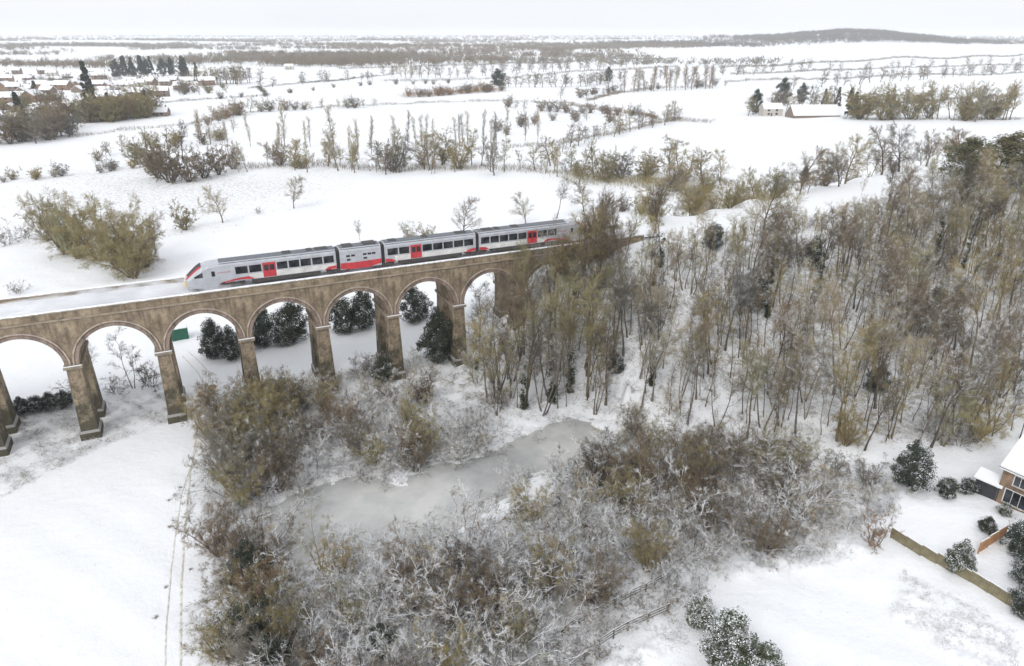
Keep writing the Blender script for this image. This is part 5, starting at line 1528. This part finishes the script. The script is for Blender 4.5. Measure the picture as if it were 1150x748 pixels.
for x0, x1, z0, z1, n in ((1.3, 3.3, 3.0, 4.2, 3), (0.8, 4.0, 0.5, 2.2, 4), (5.5, 7.5, 3.0, 4.2, 3), (5.2, 8.2, 0.5, 2.2, 4)):
    wn = MB().box(x0 - 0.07, x1 + 0.07, -0.05, 0.02, z0 - 0.07, z1 + 0.07).build('window', M['white_frame'], hs)
    for i in range(n):
        wd_ = (x1 - x0) / n
        MB().box(x0 + i*wd_ + 0.03, x0 + (i+1)*wd_ - 0.03, -0.062, -0.04, z0, z1).build('pane', M['glass'], wn)
    MB().box(x0 - 0.15, x1 + 0.15, -0.14, -0.004, z0 - 0.16, z0 - 0.075).build('sill', M['stone'], wn)
pS = at(1092,552)
sh = empty('shed', tuple(pS), angh + 0.05, 'small dark boarded shed with snow on its roof beside the brick house', 'shed')
b = MB().box(0, 2.6, 0, 2.2, -0.4, 2.0); b.build('wall', M['dark_wood'], sh)
for i in range(13): MB().box(0.02 + i*0.2, 0.185 + i*0.2, -0.03, -0.002, 0.0, 1.98).build('board', M['dark_wood'], sh)
rs = MB().loft([[(x, -0.3, 1.95), (x, 1.1, 2.75), (x, 2.5, 1.95), (x, 2.5, 2.02), (x, 1.1, 2.83), (x, -0.3, 2.02)] for x in (-0.25, 2.85)]).build('roof', M['dark_wood'], sh)
MB().loft([[(x, -0.28, 2.024), (x, 1.1, 2.834), (x, 2.48, 2.024), (x, 2.48, 2.2), (x, 1.1, 3.02), (x, -0.28, 2.2)] for x in (-0.22, 2.82)]).build('roof_snow', M['snow'], rs)

# ------------------------------------------------------------------ green container behind the third arch
pC = at(194,384)
gc = empty('storage_container', tuple(pC), 0.5, 'green steel storage container seen through the third arch', 'container')
MB().box(0, 2.9, 0, 2.2, 0.05, 2.3).build('body', M['green'], gc)
for i in range(10): MB().box(0.12 + i*0.27, 0.26 + i*0.27, -0.05, -0.002, 0.2, 2.15).build('rib', M['green'], gc)
MB().box(-0.03, 2.93, -0.07, 0.1, 2.16, 2.33).build('top_rail', M['green'], gc)
MB().box(0.05, 2.85, 0.12, 2.15, 2.304, 2.40).build('roof_snow', M['snow'], gc, bevel=0.03)

# ------------------------------------------------------------------ powder snow thrown up round the nose of the train
sp0, sp1 = TRAIN_S - 30, TRAIN_S + 9
rings = []
for i in range(14):
    f = i / 13; xx = sp0 + (sp1 - sp0) * f; hh = 0.25 + 1.5 * math.sin(math.pi * min(1, 0.08 + 0.86 * f)) ** 1.3 * (0.35 + 0.65 * f)
    rings.append([(xx, PT + 0.05, DECK + 0.05), (xx, DEPTH - PT - 0.05, DECK + 0.05), (xx, DEPTH - PT - 0.3, DECK + 0.05 + hh), (xx, DEPTH / 2, DECK + 0.05 + hh * 1.15), (xx, PT + 0.3, DECK + 0.05 + hh)])
m = bpy.data.materials.new('powder_snow'); m.use_nodes = True; n_ = m.node_tree; n_.nodes.clear()
pv = n_.nodes.new('ShaderNodeVolumePrincipled'); mo = n_.nodes.new('ShaderNodeOutputMaterial')
pv.inputs['Color'].default_value = (0.97, 0.98, 1, 1)
fn = noise(n_, 0.7, 4, stretch=(0.45, 1, 1.2))
n_.links.new(math2(n_, 'MULTIPLY', ramp(n_, fn, 0.42, 0.75), 1.7), pv.inputs['Density'])
n_.links.new(pv.outputs[0], mo.inputs['Volume'])
spray = MB().loft(rings).build('powder_snow', m); spray.location = (VO[0], VO[1], 0); spray.rotation_euler = (0, 0, VANG)
tag(spray, kind='stuff')

# ------------------------------------------------------------------ air
hz = MB().box(gx[0] - 20, gx[-1] + 20, gy[0] - 20, gy[-1] + 20, float(GZ.min()) - 1.5, max(CAM_H, float(GZ.max()) + 22) + 6)
m = bpy.data.materials.new('thin_winter_haze'); m.use_nodes = True
m.node_tree.nodes.clear()
pv = m.node_tree.nodes.new('ShaderNodeVolumePrincipled'); mo = m.node_tree.nodes.new('ShaderNodeOutputMaterial')
pv.inputs['Color'].default_value = (0.93, 0.96, 1.0, 1); pv.inputs['Density'].default_value = 0.00012
m.node_tree.links.new(pv.outputs[0], mo.inputs['Volume'])
tag(hz.build('haze', m), kind='stuff')
